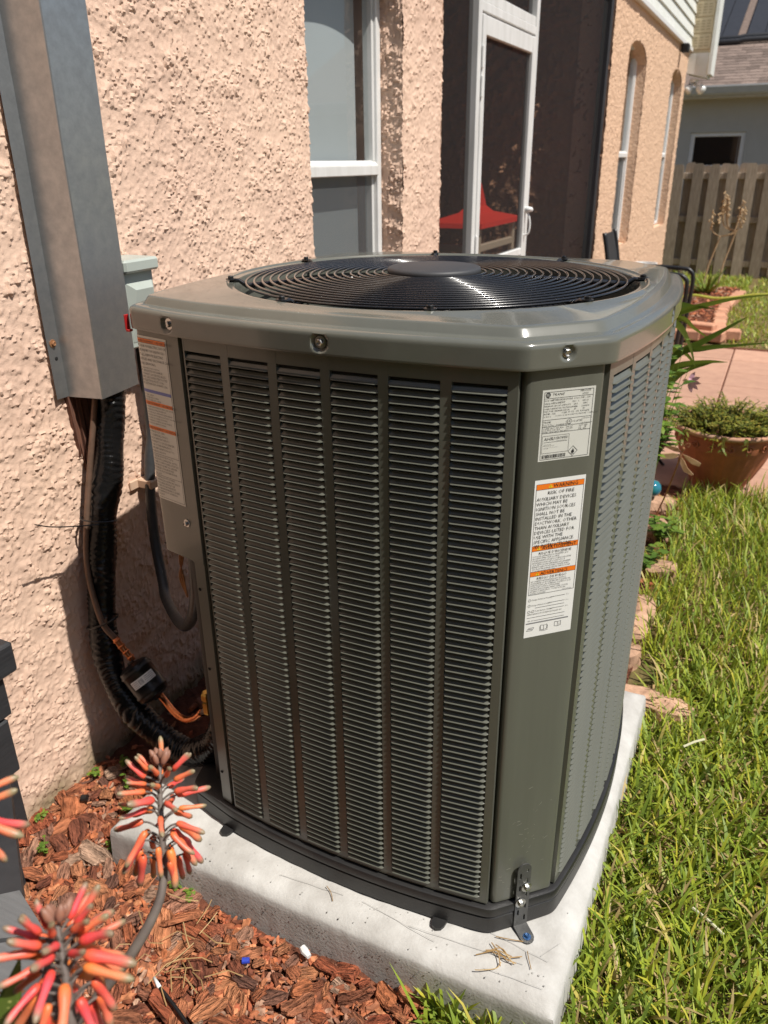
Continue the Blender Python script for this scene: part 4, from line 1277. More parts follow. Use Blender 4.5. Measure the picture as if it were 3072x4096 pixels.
items = [('TRANE', .0145, .0942, .0034, None, 1.25, .3), ('MFR DATE', .0660, .0965, .0026, 'CENTER'), ('6/2025', .0660, .0924, .0026, 'CENTER'),
 ('MOD. NO.', .004, .0868, .0022), ('5TWR5042A1000AA', .0145, .0868, .0027), ('VOLTS', .049, .0868, .0022), ('208 – 230', .0590, .0868, .0028),
 ('SERIAL NO.', .004, .0826, .0022), ('252644E9KF', .0165, .0826, .0027), ('PH –  1', .047, .0826, .0024), ('HZ 60', .0625, .0826, .0026),
 ('MINIMUM CIRCUIT AMPACITY', .004, .0788, .0022), ('24.0', .049, .0786, .0027), ('AMPS', .0635, .0788, .0022),
 ('OVERCURRENT PROTECTIVE DEVICE', .004, .0750, .0022), ('USA', .050, .0750, .0022), ('CANADA', .061, .0750, .0022),
 ('MAX FUSE / BREAKER (HACR)', .004, .0715, .0022), ('40', .050, .0714, .0026), ('40', .0635, .0714, .0026),
 ('R454B – A2L', .004, .0678, .0025), ('9 LBS. 09 OZ.  OR  4.34 kg(SI)', .0315, .0680, .0025),
 ('10°F/0°C', .004, .0640, .0022), ('SC (TXV) OR SEE SH CHART IN LITERATURE   SCCR 5kA 250V', .0215, .0645, .0018), 
 ('TRANE', .004, .0558, .0027), ('C', .0385, .0545, .0023), ('UL', .0445, .0540, .0032, 'CENTER'), ('US LISTED', .0495, .0540, .0026),
 ('Trane U.S. Inc.', .004, .0530, .0017), ('TYLER, TX 75707', .004, .0508, .0017), ('ASSEMBLED IN USA', .0235, .0512, .0020), ('CONDENSING UNIT', .063, .0572, .0014), ('FOR OUTDOOR USE', .063, .0508, .0014),
 ('COMPR. MOT. 18.0  RLA', .004, .0468, .0022), ('208–230', .0400, .0470, .0022), ('104.7  LRA', .0600, .0470, .0022),
 ('O.D. MOT. 2.80  FLA', .004, .0442, .0022), ('200–230', .0400, .0444, .0022), ('1/3      HP', .0600, .0444, .0022), ('F.ID  AA6', .0600, .0419, .0022),
 ('PSI/MPa  MAX 608/4.1  TEST 450/3.1', .004, .0418, .0020),
 ('AHRI', .0065, .0302, .0050, None, 1.1, .15), ('CERTIFIED', .0235, .0312, .0036, None, .95), ('www.ahridirectory.org', .0265, .0286, .0012),
 ('Unitary Small HP', .0065, .0240, .0013), ('AHRI Standard 210/240', .0065, .0220, .0013), ('Certification applies only when the complete system', .0065, .0196, .0008), ('is listed with AHRI', .0065, .0182, .0008)]
on_label(fn_plate, text_batch(items), 'lettering', m_ink, plate, .0006)

# warning label ---------------------------------------------------------------
U1, ZW = .0280, .7525
WW, WH = .0818, .2630
def fn_warn(x, y, off): p = chpt(U1+x, .002+off); return (p[0], p[1], ZW+y)
warn = label_obj('warning_label', fn_warn, WW, WH, 1, m_sticker, ac, .0003)
bars = merge(flat_rect(.0030, .2480, WW-.0022, .2565), flat_rect(.0030, .1500, WW-.0022, .1582), flat_rect(.0030, .1076, WW-.0022, .1153))
for r4 in ((.0030, .2480, WW-.0022, .2565), (.0030, .1500, WW-.0022, .1582), (.0030, .1076, WW-.0022, .1153)): on_label(fn_warn, flat_rect(*r4), 'orange_band', m_orange, warn, .0005)
ln = [frame_rect(.0028, .0755, WW-.0020, .2567, .0005)]
for yv in (.2478, .1498, .1582, .1074, .1153): ln.append(flat_rect(.0028, yv, WW-.002, yv+.0004))
for (a, c, yv) in ((.040, .066, .0666), (.037, .066, .0570), (.016, .066, .0516), (.041, .066, .0462), (.003, .068, .0352), (.016, .068, .0292)): ln.append(flat_rect(a, yv, c, yv+.0005))
for x, y in ((.0055, .0665), (.0055, .0568), (.0055, .0462), (.0125, .0462)): ln.append(circ(x, y, .0024, 16, .0020))
# little book pictograms
def poly(*p): return list(p), [tuple(range(len(p)))]
def pline(pts, t):
    V = []; F = []
    for (xa, ya), (xb, yb) in zip(pts, pts[1:]):
        L = math.hypot(xb-xa, yb-ya); nx, ny = -(yb-ya)/L*t/2, (xb-xa)/L*t/2
        F.append(tuple(len(V)+k for k in range(4))); V += [(xa+nx, ya+ny), (xb+nx, yb+ny), (xb-nx, yb-ny), (xa-nx, ya-ny)]
    return V, F
ln += [pline([(.004, .0120), (.0075, .0168), (.0165, .0168), (.0140, .0120), (.004, .0120)], .0005), pline([(.0065, .0145), (.014, .0145)], .0008),
       pline([(.028, .0110), (.028, .0190), (.0335, .0180), (.039, .0190), (.039, .0110), (.0335, .0100), (.028, .0110)], .0005), pline([(.0335, .010), (.0335, .018)], .0005), pline([(.0270, .0105), (.0270, .0172)], .0005), pline([(.040, .0105), (.040, .0172)], .0005), pline([(.0262, .0092), (.0335, .0078), (.0408, .0092)], .0005),
       pline([(.052, .0128), (.052, .0205), (.0575, .0195), (.063, .0205), (.063, .0128), (.0575, .0118), (.052, .0128)], .0005), pline([(.0575, .0118), (.0575, .0195)], .0005)]
on_label(fn_warn, merge(*ln), 'ruling', m_ink, warn, .0006)
on_label(fn_warn, flat_rect(.002, .0240, WW-.0065, .0262), 'grey_band', m_ink_grey, warn, .0005)
tri = []; tri2 = []
for x, y, s in ((.0255, .2495, .0060), (.0140, .1515, .0058), (.0150, .1088, .0055)):
    tri.append(poly((x-s*.58, y), (x+s*.58, y), (x, y+s))); tri2.append(flat_rect(x-.0003, y+s*.3, x+.0003, y+s*.7)); tri2.append(flat_rect(x-.0003, y+s*.1, x+.0003, y+s*.2))
on_label(fn_warn, merge(*tri), 'alert_triangle', m_yellow, warn, .0008)
big = ['AUXILIARY DEVICES', 'WHICH MAY BE', 'IGNITION SOURCES', 'SHALL NOT BE', 'INSTALLED IN THE', 'DUCTWORK, OTHER', 'THAN AUXILIARY', 'DEVICES LISTED FOR', 'USE WITH THE', 'SPECIFIC APPLIANCE.', 'SEE INSTRUCTIONS.']
items = [('WARNING', .0300, .2496, .0060), ('RISK OF FIRE', .0215, .2395, .0056)]
for k, s in enumerate(big): items.append((s, .0045, .2305-k*.00755, .0056, None, .93))
items += [('AVERTISSEMENT', .0195, .1514, .0057, None, 1.0), ("RISQUE D'INCENDIE", .0145, .1435, .0044), ('ADVERTENCI', .0200, .1087, .0056), ('RIESGO DE FUEGO', .0145, .1015, .0044)]
fr = ["TOUS LES APPAREILS AUXILIAIRES QUI", "PEUVENT ÊTRE UNE SOURCE", "D'INFLAMMATION NE DOIVENT PAS ÊTRE", "INSTALLÉS DANS LES CONDUITS, À", "L'EXCEPTION DES APPAREILS AUXILIAIRES", "RÉPERTORIÉS POUR ÊTRE UTILISÉS AVEC", "CET ÉLECTROMÉNAGER EN PARTICULIER.", "VOIR LES INSTRUCTIONS."]
for k, s in enumerate(fr): items.append((s, .0050, .1398-k*.00355, .0024, None, 1.05))
sp = ["NO DEBEN INSTALARSE DISPOSITIVOS", "AUXILIARES QUE PUEDAN SER FUENTES DE", "IGNICIÓN EN LAS TUBERÍAS, A MENOS QUE", "SEAN DISPOSITIVOS AUXILIARES", "CLASIFICADOS PARA PARA USAR CON EL", "APARATO ESPECÍFICO. CONSULTE LAS", "INSTRUCCIONES."]
for k, s in enumerate(sp): items.append((s, .0050, .0978-k*.00345, .0024, None, 1.05))
items += [('X39004380U01R', .060, .0772, .0016), ('1', .0055, .0655, .0022, 'CENTER'), ('Charge Added at Factory =', .0085, .0658, .0025), ('lb/oz', .068, .0668, .0018),
          ('2', .0055, .0558, .0022, 'CENTER'), ('Charge Added at Install =', .0085, .0560, .0025), ('lb/oz', .068, .0570, .0018),
          ('1', .0055, .0452, .0022, 'CENTER'), ('+', .0090, .0452, .0022, 'CENTER'), ('2', .0125, .0452, .0022, 'CENTER'), ('Total System Charge =', .0160, .0455, .0025), ('lb/oz', .068, .0462, .0018),
          ('REFRIGERATION SYSTEM INSTALLED BY:', .0035, .0405, .0024), ('TEL. NO.:', .0045, .0290, .0022), ('i', .0603, .0138, .0050, 'CENTER')]
on_label(fn_warn, text_batch(items), 'lettering', m_ink, warn, .0009)
on_label(fn_warn, merge(*tri2), 'alert_mark', m_ink, warn, .0010)

# electric label on the control cover; x runs right-to-left from the seam, so flip it
EW, EH, EU, ZE = .1230, .3000, .0310, .8660
def fn_el(x, y, off):
    p = ctrl_pt(EU+EW-x, .0004+off); return (p[0], p[1], ZE+y)
el = label_obj('electric_label', fn_el, EW, EH, 24, m_sticker_grey, ac, .0003)
def band(y0_, y1_, n=20, x0_=.0, x1_=EW-.003):
    V = []
    for k in range(n+1):
        for yv in (y0_, y1_): V.append((x0_+(x1_-x0_)*k/n, yv))
    return V, [(2*k, 2*k+2, 2*k+3, 2*k+1) for k in range(n)]
for r2 in ((.2880, .2955), (.1790, .1860), (.1335, .1405)): on_label(fn_el, band(*r2), 'orange_band', m_orange, el, .0006)
on_label(fn_el, band(.2015, .2070), 'blue_band', m_blue_ink, el, .0006)
on_label(fn_el, band(.0, EH, 2, 0.0, .006), 'yellow_edge', m_yellow, el, .0006)
ln = [flat_rect(EW-.0030, .003, EW-.0024, EH-.004)]
for yv in (.2880, .2955, .0880, .0470, .0035): ln.append(band(yv, yv+.0005))
on_label(fn_el, merge(*ln), 'ruling', m_ink, el, .0008)
items = []
def para(lines, y, dy, h, x=.014, xs=.95):
    for k, s in enumerate(lines): items.append((s, x, y-k*dy, h, None, xs))
items.append(('WARNING / AVERTISSEMENT / ADVERTENCIA', .012, .2893, .0044, None, 1.0))
para(['WARNING: RISK OF ELECTRIC SHOCK.', 'CAN CAUSE INJURY OR DEATH: DIS-', 'CONNECT ALL REMOTE ELECTRIC', 'POWER SUPPLIES AND DISCHARGE CAPACI-', 'TORS BEFORE SERVICING.'], .2810, .0076, .0044, .022)
para(['PANEL COVER MUST BE IN PLACE WHEN SYSTEM IS OPERATING.'], .2440, .004, .0022)
para(['AVERTISSEMENT: RISQUE DE DÉCHARGE', 'ÉLECTRIQUE. POUVANT CAUSER DES BLESS-', 'URES OU LA MORT: DÉCONNECTER TOUTES', 'ALIMENTATIONS ÉLECTRIQUES ET CON-', 'DENSATEURS DE DÉCHARGE D AVANT L’EN-'], .2385, .0056, .0038)
para(['ADVERTENCIA: EL RIESGO DE DESCARGA', 'ELÉCTRICA, PUEDE CAUSAR LESIONES O', 'MUERTE: DESCONECTE TODAS LAS FUENTES'], .2092+.0025, .0, .0)if False else None
items.append(('COPPER CONDUCTORS ONLY!', .014, .1960, .0030)); items.append(('QUE DES CONDUCTEURS EN CUIVRE!', .014, .1915, .0030)); items.append(('ÚNICAMENTE CONDUTORES DE COBRE!', .014, .1870, .0030))
items.append(('WARNING / AVERTISSEMENT / ADVERTENCIA', .012, .1802, .0042, None, 1.0))
para(['WARNING: SYSTEM UNDER HIGH PRESSURE AND CAN CAUSE', 'INJURY OR DEATH. RELIEVE ALL PRESSURE BEFORE', 'OPENING THE SYSTEM. USE ONLY APPROVED REFRIGERANT.', 'AVERTISSEMENT: SYSTÈME À HAUTE PRESSION ET PEUT CAUSER LA MORT', 'ÉVITER LA PRESSION AVANT D’OUVRIR LE SYSTÈME', 'ADVERTENCIA: ALTA PRESIÓN Y PUEDE CAUSAR MUERTE', 'LIBERE LA PRESIÓN ANTES DE ABRIR EL SISTEMA'], .1745, .0050, .0029)
items.append(('WARNING / AVERTISSEMENT / ADVERTENCIA', .012, .1347, .0042, None, 1.0))
para(['WARNING: THIS PRODUCT CAN', 'EXPOSE YOU TO CHEMICALS INCLU-', 'DING LEAD, WHICH ARE KNOWN TO', 'STATE OF CALIFORNIA TO CAUSE CANCER,', 'BIRTH DEFECTS OR OTHER REPRODUC-', 'HARM.  FOR MORE INFORMATION GO TO:', 'WWW.P65WARNINGS.CA.GOV'], .1285, .0062, .0038)
para(['AVERTISSEMENT: CE PRODUIT PEUT VOUS', 'EXPOSER À DES PRODUITS CHIMIQUES, NOTA-', 'MMENT À DU PLOMB, CONNU DANS L’ÉTAT DE', 'CALIFORNIE POUR PROVOQUER UN CANCER,', 'ET QUE DES ANOMALIES CONGÉNITALES', 'REPRODUCTION. POUR PLUS DE RENSEIGNE-', 'P65WARNINGS.CA.GOV'], .0825, .0056, .0036)
para(['ADVERTENCIA: ESTE PRODUCTO PUEDE', 'EXPONERLO A SUSTANCIAS QUÍMICAS, INCLU-', 'PLOMO, CONOCIDO EN EL ESTADO DE', 'CALIFORNIA POR SER UN CAUSANTE DE', 'CÁNCER Y PRODUCIR ANOMALÍAS CONGÉN-', 'OBTENER MÁS INFORMACIÓN, DIRÍJASE A', 'P65WARNINGS.CA.GOV'], .0420, .0056, .0036)
on_label(fn_el, text_batch(items), 'lettering', m_ink, el, .0009)

# ================================================================== LINES BETWEEN WALL AND UNIT
du_ = empty('line_cover', (-1.32, 1.28, .96), 'tall galvanised sheet metal duct cover screwed to the pink stucco wall', 'duct')
def duct_part(xy, z0, z1, nm, lift=0):
    b = MB(); v = []; n = len(xy); NZ = 10
    for k in range(NZ+1):
        z = z0+(z1-z0)*k/NZ
        for (x, y) in xy:
            v.append((x+.0010*math.sin(k*1.9+x*40), y, z+(lift*(y-xy[0][1]) if k == 0 else 0)))
    f = []
    for k in range(NZ):
        for i in range(n-1): f.append((k*n+i, k*n+i+1, (k+1)*n+i+1, (k+1)*n+i))
    b.add(v, f); return b
FX = -1.272
sheet1 = [(WX+.0122, 1.178), (WX+.0124, 1.2105)]
b = duct_part(sheet1, .966, 2.6, 'x'); b.build('flange', m_galv, du_)
b = duct_part([(WX+.0124, 1.2105), (WX+.02, 1.2120), (FX-.002, 1.2250)], .965, 2.6, 'x'); b.build('near_side', m_galv, du_)
b = duct_part([(FX-.002, 1.2250), (FX, 1.2272), (FX+.001, 1.28), (FX+.0005, 1.3380), (FX-.001, 1.340)], .965, 2.6, 'x', .06); b.build('front', m_galv, du_, smooth=True, sharp=30)
b = duct_part([(FX-.001, 1.340), (WX+.005, 1.345), (WX+.0045, 1.375)], .972, 2.6, 'x'); b.build('far_side', m_galv, du_)
hexbolt((WX+.0124, 1.193, 1.085), (1, 0, 0), du_, .005, mat=m_rust, name='rusty_screw')
b = MB(); b.lathe([(.0045, 0), (.003, .001)], (WX+.0124, 1.196, 1.052), 8, 'X'); b.build('screw_hole', m_dark, du_)

dbx = empty('disconnect_box', (-1.32, 1.40, 1.05), 'pale grey electrical disconnect box on the wall beside the duct', 'electrical box')
b = MB(); b.bbox(WX+.004, -1.29, 1.352, 1.452, 1.045, 1.225, .004); b.build('body', m_pvc_grey, dbx)
b = MB(); b.bbox(WX+.002, -1.272, 1.347, 1.457, 1.212, 1.240, .005); b.build('lid', m_pvc_grey, dbx)
b = MB(); b.hexa([(-1.29, 1.360, 1.06), (-1.29, 1.444, 1.06), (-1.289, 1.444, 1.06), (-1.289, 1.360, 1.06), (-1.29, 1.360, 1.19), (-1.29, 1.444, 1.19), (-1.275, 1.43, 1.175), (-1.275, 1.375, 1.175)]); b.build('door', m_pvc_grey, dbx)
b = MB(); b.tube([(WX+.002, 1.345, 1.247), (WX+.012, 1.38, 1.250), (WX+.006, 1.41, 1.246)], .007, 8); b.build('caulk_bead', m_white, dbx, smooth=True)
b = MB(); b.tube([(-1.30+.018*math.cos(a), 1.436, 1.020+.022*math.sin(a)) for a in [2*PI*k/14 for k in range(15)]], .003, 6); b.build('lock_ring', m_steel, dbx, smooth=True)

# rotten gap in the stucco behind the lines
gp = empty('wall_gap_wood', (WX+.006, 1.23, .75), 'split brown wood strips in the stucco gap behind the refrigerant lines', 'wood')
for y0_, y1_, z0_, z1_, x_ in ((1.205, 1.222, .82, .985, .013), (1.224, 1.240, .70, .985, .017), (1.242, 1.262, .78, .985, .013)):
    b = MB(); b.hexa([(WX-.01, y0_+.012, z0_), (WX+x_, y0_+.012, z0_), (WX+x_-.003, y1_-.002, z0_+.02), (WX-.01, y1_-.002, z0_), (WX-.01, y0_, z1_), (WX+x_, y0_, z1_), (WX+x_-.002, y1_, z1_), (WX-.01, y1_, z1_)]); b.build('splinter', m_wood_old, gp)
b = MB(); b.hexa([(WX-.003, 1.236, .74), (WX+.0085, 1.236, .74), (WX+.0085, 1.252, .74), (WX-.003, 1.252, .74), (WX-.003, 1.206, .985), (WX+.0095, 1.206, .985), (WX+.0095, 1.30, .985), (WX-.003, 1.30, .985)]); b.build('gap_back', m_wood_old, gp)

def ribbed_tube(path, r0, nseg_len, name, mat, parent, amp, n=22, seed=5, wl=.016):
    pts = smooth_path(path, 40)
    L = [0]
    for a, c in zip(pts, pts[1:]): L.append(L[-1]+(c-a).length)
    rg = np.random.default_rng(seed)
    v = []; f = []; prev = None; m = len(pts)
    ph = rg.uniform(0, 6, 40)
    for i, p in enumerate(pts):
        t = (pts[min(i+1, m-1)]-pts[max(i-1, 0)]).normalized()
        if prev is None:
            u = t.cross(Vector((1, 0, 0))).normalized()
        else: u = (prev-t*prev.dot(t)).normalized()
        w_ = t.cross(u); prev = u
        s = L[i]
        for k in range(n):
            a = 2*PI*k/n
            # wrinkles: rings whose phase wanders round the hose
            q = s/wl*2*PI + 3.2*math.sin(a+s*11)+2.3*math.sin(2*a-s*23+1)+3.4*math.sin(s*33+.6*math.sin(a))+1.6*math.sin(3*a+s*57)
            rr = r0*(1+.06*math.sin(s*31)+.03*math.sin(2*a+s*45)) + amp*(abs(math.sin(q/2))**.8-.6)*(.5+.32*math.sin(2*a+s*47)+.25*math.sin(5*a-s*83))
            v.append(p+(u*math.cos(a)+w_*math.sin(a))*rr)
    for i in range(m-1):
        for k in range(n): f.append((i*n+k, i*n+(k+1) % n, (i+1)*n+(k+1) % n, (i+1)*n+k))
    b = MB(); b.add(v, f); return b.build(name, mat, parent, smooth=True)
hs = empty('insulated_suction_line', (-1.31, 1.2, .5), 'thick wrinkled black foil hose running down the wall into the unit', 'hose')
ribbed_tube([(-1.312, 1.300, 1.02), (-1.312, 1.286, .948), (-1.314, 1.253, .804), (-1.314, 1.204, .666), (-1.314, 1.174, .548), (-1.309, 1.149, .44), (-1.294, 1.132, .369), (-1.27, 1.120, .296), (-1.235, 1.116, .243), (-1.18, 1.114, .200), (-1.11, 1.112, .168), (-1.05, 1.11, .165), (-.98, 1.11, .215), (-.94, 1.115, .30)], .0320, 40, 'sleeve', m_hose, hs, .0058, n=32, wl=.0140)
ll = empty('copper_liquid_line', (-1.32, 1.2, .6), 'thin copper refrigerant line with a black filter drier beside the hose', 'pipe')
b = MB(); b.tube(smooth_path([(-1.32, 1.262, 1.02), (-1.32, 1.249, .957), (-1.325, 1.217, .842), (-1.33, 1.180, .707), (-1.325, 1.151, .606), (-1.31, 1.134, .54), (-1.278, 1.120, .457), (-1.253, 1.126, .416)], 8), .0068, 10); b.build('dull_pipe', m_line_brown, ll, smooth=True)
b = MB(); b.tube(smooth_path([(-1.253, 1.126, .416), (-1.235, 1.130, .388), (-1.216, 1.135, .360)], 6), .0075, 10)
for t in (.1, .35, .6, .85):
    p = Vector((-1.253, 1.126, .416)).lerp(Vector((-1.216, 1.135, .360)), t); d = (Vector((-1.216, 1.135, .360))-Vector((-1.253, 1.126, .416))).normalized()
    b.tube([p-d*.003, p, p+d*.003], [.0076, .0105, .0076], 10)
b.build('copper_joint', m_copper, ll, smooth=True)
p0, p1 = Vector((-1.2165, 1.1250, .3620)), Vector((-1.1465, 1.127, .2770))
d = (p1-p0).normalized()
dr = MB(); LD = (p1-p0).length
prof = [(0, .007), (.005, .010), (.008, .028), (.014, .0375), (.022, .0385), (.024, .0405), (.028, .0405), (.030, .0385), (LD-.030, .0385), (LD-.028, .0405), (LD-.024, .0405), (LD-.022, .0385), (LD-.014, .0375), (LD-.008, .028), (LD-.005, .010), (LD, .007)]
dr.tube([p0+d*a for a, _ in prof], [r_ for _, r_ in prof], 28); drier = dr.build('filter_drier', m_drier, ll, smooth=True, sharp=50)
# drier sticker: a band round part of the can, with tiny print
u_ = d.cross(Vector((0, 0, 1))).normalized(); w_ = d.cross(u_)
tocam = (CAM-(p0+p1)/2); tocam = (tocam-d*tocam.dot(d)).normalized()
side = d.cross(tocam)
def fn_dr(x, y, off):
    a = x/.0385; return tuple((p0+p1)/2 - d*(.004) + d*(-y) + (tocam*math.cos(a)+side*math.sin(a))*(.0387+off))
V = []; 
for k in range(17):
    for yv in (-.010, .010): V.append((-.030+.062*k/16, yv))
on_label(fn_dr, (V, [(2*k, 2*k+2, 2*k+3, 2*k+1) for k in range(16)]), 'sticker', m_sticker, drier, .0002)
rb = random.Random(9); ln = []
for k in range(4):
    x = -.027
    while x < -.004:
        w2 = rb.uniform(.001, .003); ln.append(flat_rect(x, .005-k*.0042, x+w2, .0065-k*.0042)); x += w2+.0012
x = .002
while x < .012:
    w2 = rb.choice((.0005, .001)); ln.append(flat_rect(x, -.006, x+w2, .006)); x += w2+.0011
for k in range(4):
    x = .015
    while x < .029:
        w2 = rb.uniform(.001, .002); ln.append(flat_rect(x, .005-k*.0042, x+w2, .0062-k*.0042)); x += w2+.0012
on_label(fn_dr, merge(*ln), 'small_print', m_ink_grey, drier, .0005)
b = MB(); b.tube(smooth_path([(-1.150, 1.137, .280), (-1.135, 1.134, .270), (-1.095, 1.121, .256), (-1.06, 1.115, .254), (-1.03, 1.113, .270), (-1.008, 1.113, .292)], 7), .0082, 12)
b.build('copper_elbow', m_copper, ll, smooth=True)
b = MB(); b.tube([(-1.008, 1.113, .292), (-.985, 1.113, .315), (-.95, 1.12, .32)], .006, 10); b.build('stub', m_steel, ll, smooth=True)
b = MB(); b.lathe([(.011, .30), (.012, .305), (.012, .33), (.009, .335), (.013, .337), (.0135, .352), (.009, .357)], (-.986, 1.113, 0), 6); b.tube([(-.986, 1.113, .318), (-.95, 1.12, .318)], .010, 10); b.build('service_valve', m_brass, ll)
zt = empty('cable_tie', (-1.29, 1.16, .69), 'long black cable tie sticking out from the wrapped lines', 'cable tie')
b = MB(); b.tube(smooth_path([(-1.285, 1.165, .688), (-1.28, 1.10, .712), (-1.272, 1.03, .742), (-1.262, .985, .768)], 5), .0028, 6, flat=.5); b.build('tail', m_black, zt)
b = MB()
pl = [(-1.318+.036*math.cos(a), 1.198+.040*math.sin(a), .682-.012*math.sin(a)) for a in [2*PI*k/20 for k in range(21)]]
b.tube(pl, .0028, 6, flat=.6); b.build('loop', m_black, zt)
z2 = empty('cable_tie', (-1.27, 1.12, .46), 'short black cable tie bundling copper line and hose above the filter drier', 'cable tie')
b = MB(); b.tube([(-1.296+.040*math.cos(a), 1.138+.034*math.sin(a), .444+.018*math.cos(a)) for a in [2*PI*k/20 for k in range(21)]], .0026, 6); b.tube([(-1.262, 1.118, .462), (-1.255, 1.113, .480)], .0026, 6); b.build('loop', m_black, z2)
cd = empty('electrical_conduit', (-1.2, 1.3, .5), 'grey flexible electrical conduit looping from the wall to the control box', 'conduit')
path = smooth_path([(-1.338, 1.432, 1.05), (-1.336, 1.428, .84), (-1.335, 1.408, .759), (-1.328, 1.384, .666), (-1.30, 1.349, .561), (-1.25, 1.304, .480), (-1.22, 1.275, .455), (-1.15, 1.227, .440), (-1.09, 1.189, .458), (-1.035, 1.155, .519), (-.995, 1.130, .603), (-.975, 1.115, .70), (-.965, 1.11, .76)], 14)
b = MB(); b.tube(path, [.0130+.0003*math.sin(k*2.2) for k in range(len(path))], 16); b.build('jacket', m_conduit, cd, smooth=True)
b = MB(); b.bbox(WX+.003, -1.318, 1.380, 1.425, .684, .708, .003); b.bbox(WX+.003, WX+.010, 1.355, 1.455, .684, .708, .002); b.build('clamp', M('painted_clamp', (.60, .42, .30), rough=.6), cd)
b = MB()
for k, c_ in enumerate((0, 1, 2)):
    b.tube(smooth_path([(-.972, 1.085, .76), (-.978+.004*k, 1.075, .71), (-.970-.005*k, 1.07, .67), (-.975, 1.08, .62)], 5), .0018, 5)
wr = b.build('loose_wire', m_rust, cd)

# ================================================================== GROUND COVER
# bark chips -------------------------------------------------------------------
def chip_mesh(k, name='bark_chip'):
    r_ = random.Random(100+k)
    n = r_.randint(10, 13)
    W = r_.uniform(.36, .72); T = r_.uniform(.07, .15)
    top = []; bot = []
    ph = r_.uniform(0, 6); curl = r_.uniform(-.35, .35)
    for q in range(n):
        a = 2*PI*q/n+r_.uniform(-.2, .2)
        rr = r_.uniform(.72, 1.12)
        x, y = .5*rr*math.copysign(abs(math.cos(a))**.7, math.cos(a)), .5*W*rr*math.copysign(abs(math.sin(a))**.75, math.sin(a))
        zc = curl*y*y*2+.07*math.sin(x*4+ph)
        top.append((x*r_.uniform(.82, .96), y*r_.uniform(.78, .95), zc+T*.5+r_.uniform(-.05, .05))); bot.append((x, y, zc-T*.5))
    c1, c2 = (-.2, r_.uniform(-.06, .06)*W, T*.5+r_.uniform(-.02, .08)), (.2, r_.uniform(-.06, .06)*W, T*.5+r_.uniform(-.02, .08))
    v = top+bot+[c1, c2]
    f = []
    for q in range(n):
        w0 = 2*n if top[q][0] < 0 else 2*n+1; w1 = 2*n if top[(q+1) % n][0] < 0 else 2*n+1
        f.append((q, (q+1) % n, w1) if w0 == w1 else (q, (q+1) % n, w1, w0))
        f.append((q, n+q, n+(q+1) % n, (q+1) % n))
    f.append(tuple(range(2*n-1, n-1, -1)))
    return v, f
chips = [chip_mesh(k) for k in range(14)]
chip_me = [mkmesh('bark_chip', v, f, m_bark_chip) for v, f in chips]
def in_front_bed(x, y):
    lim = -.33-.02*math.sin(y*9)-.25*max(0, .75-y)
    if y > .88 and x > -1.125: return False
    return -1.365 < x < lim
spots = []
rr_ = random.Random(42)
tries = 0
while len(spots) < 300 and tries < 20000:
    tries += 1
    x = rr_.uniform(-1.36, -.30); y = rr_.uniform(.52, 1.12)
    if y > .88 and x > -1.13: continue
    if not in_front_bed(x, y): continue
    # the part of the bed that the lines of sight reach
    s = rr_.choice((.036, .045, .055, .066, .08, .10)) * (1.1 if x < -.8 else .85)
    if any((x-a)**2+(y-c)**2 < ((s+q)*.22)**2 for a, c, q in spots): continue
    spots.append((x, y, s))
for k, (x, y, s) in enumerate(spots):
    o = mkobj('bark_chip', chip_me[k % 14], mulch_bed, (x, y, .010+rr_.uniform(0, .014)))
    o.scale = (s, s*rr_.uniform(.8, 1.25), s*rr_.uniform(.6, 1.1))
    o.rotation_euler = (rr_.gauss(0, .24), rr_.gauss(0, .20), rr_.uniform(0, 6.28))
def chip_stuff(name, n, xr, yr, sr, ok, base, parent, seed):
    g = np.random.default_rng(seed); V = []; F = []; cnt = 0; off = 0
    while cnt < n:
        x = g.uniform(*xr); y = g.uniform(*yr)
        if not ok(x, y): continue
        v, f = chips[g.integers(14)]
        s = g.uniform(*sr)*(1 if g.random() > .15 else 1.6)
        mt = Matrix.Translation((x, y, base+g.uniform(0, .010))) @ Matrix.Rotation(g.uniform(0, 6.28), 4, 'Z') @ Matrix.Rotation(g.normal(0, .4), 4, 'X') @ Matrix.Diagonal((s, s*g.uniform(.4, 1), s*g.uniform(.8, 1.6), 1))
        V += [tuple(mt @ Vector(p)) for p in v]; F += [tuple(off+i for i in q) for q in f]; off += len(v); cnt += 1
    o = mkobj(name, mkmesh(name, V, F, m_bark), parent); tag(o, kind='stuff'); return o
chip_stuff('small_bark', 7500, (-1.37, -.28), (.45, 1.14), (.005, .026), lambda x, y: in_front_bed(x, y) or (x < -1.12 and y < 1.2), .004, mulch_bed, 4)
chip_stuff('small_bark', 900, (-1.36, -.20), (1.15, 3.6), (.02, .05), lambda x, y: not (x > -1.12 and y < 1.88), .006, mulch_bed, 8)
chip_stuff('small_bark', 900, (-1.34, -.42), (7.35, 10.8), (.03, .07), lambda x, y: True, -.03, far_bed, 9)

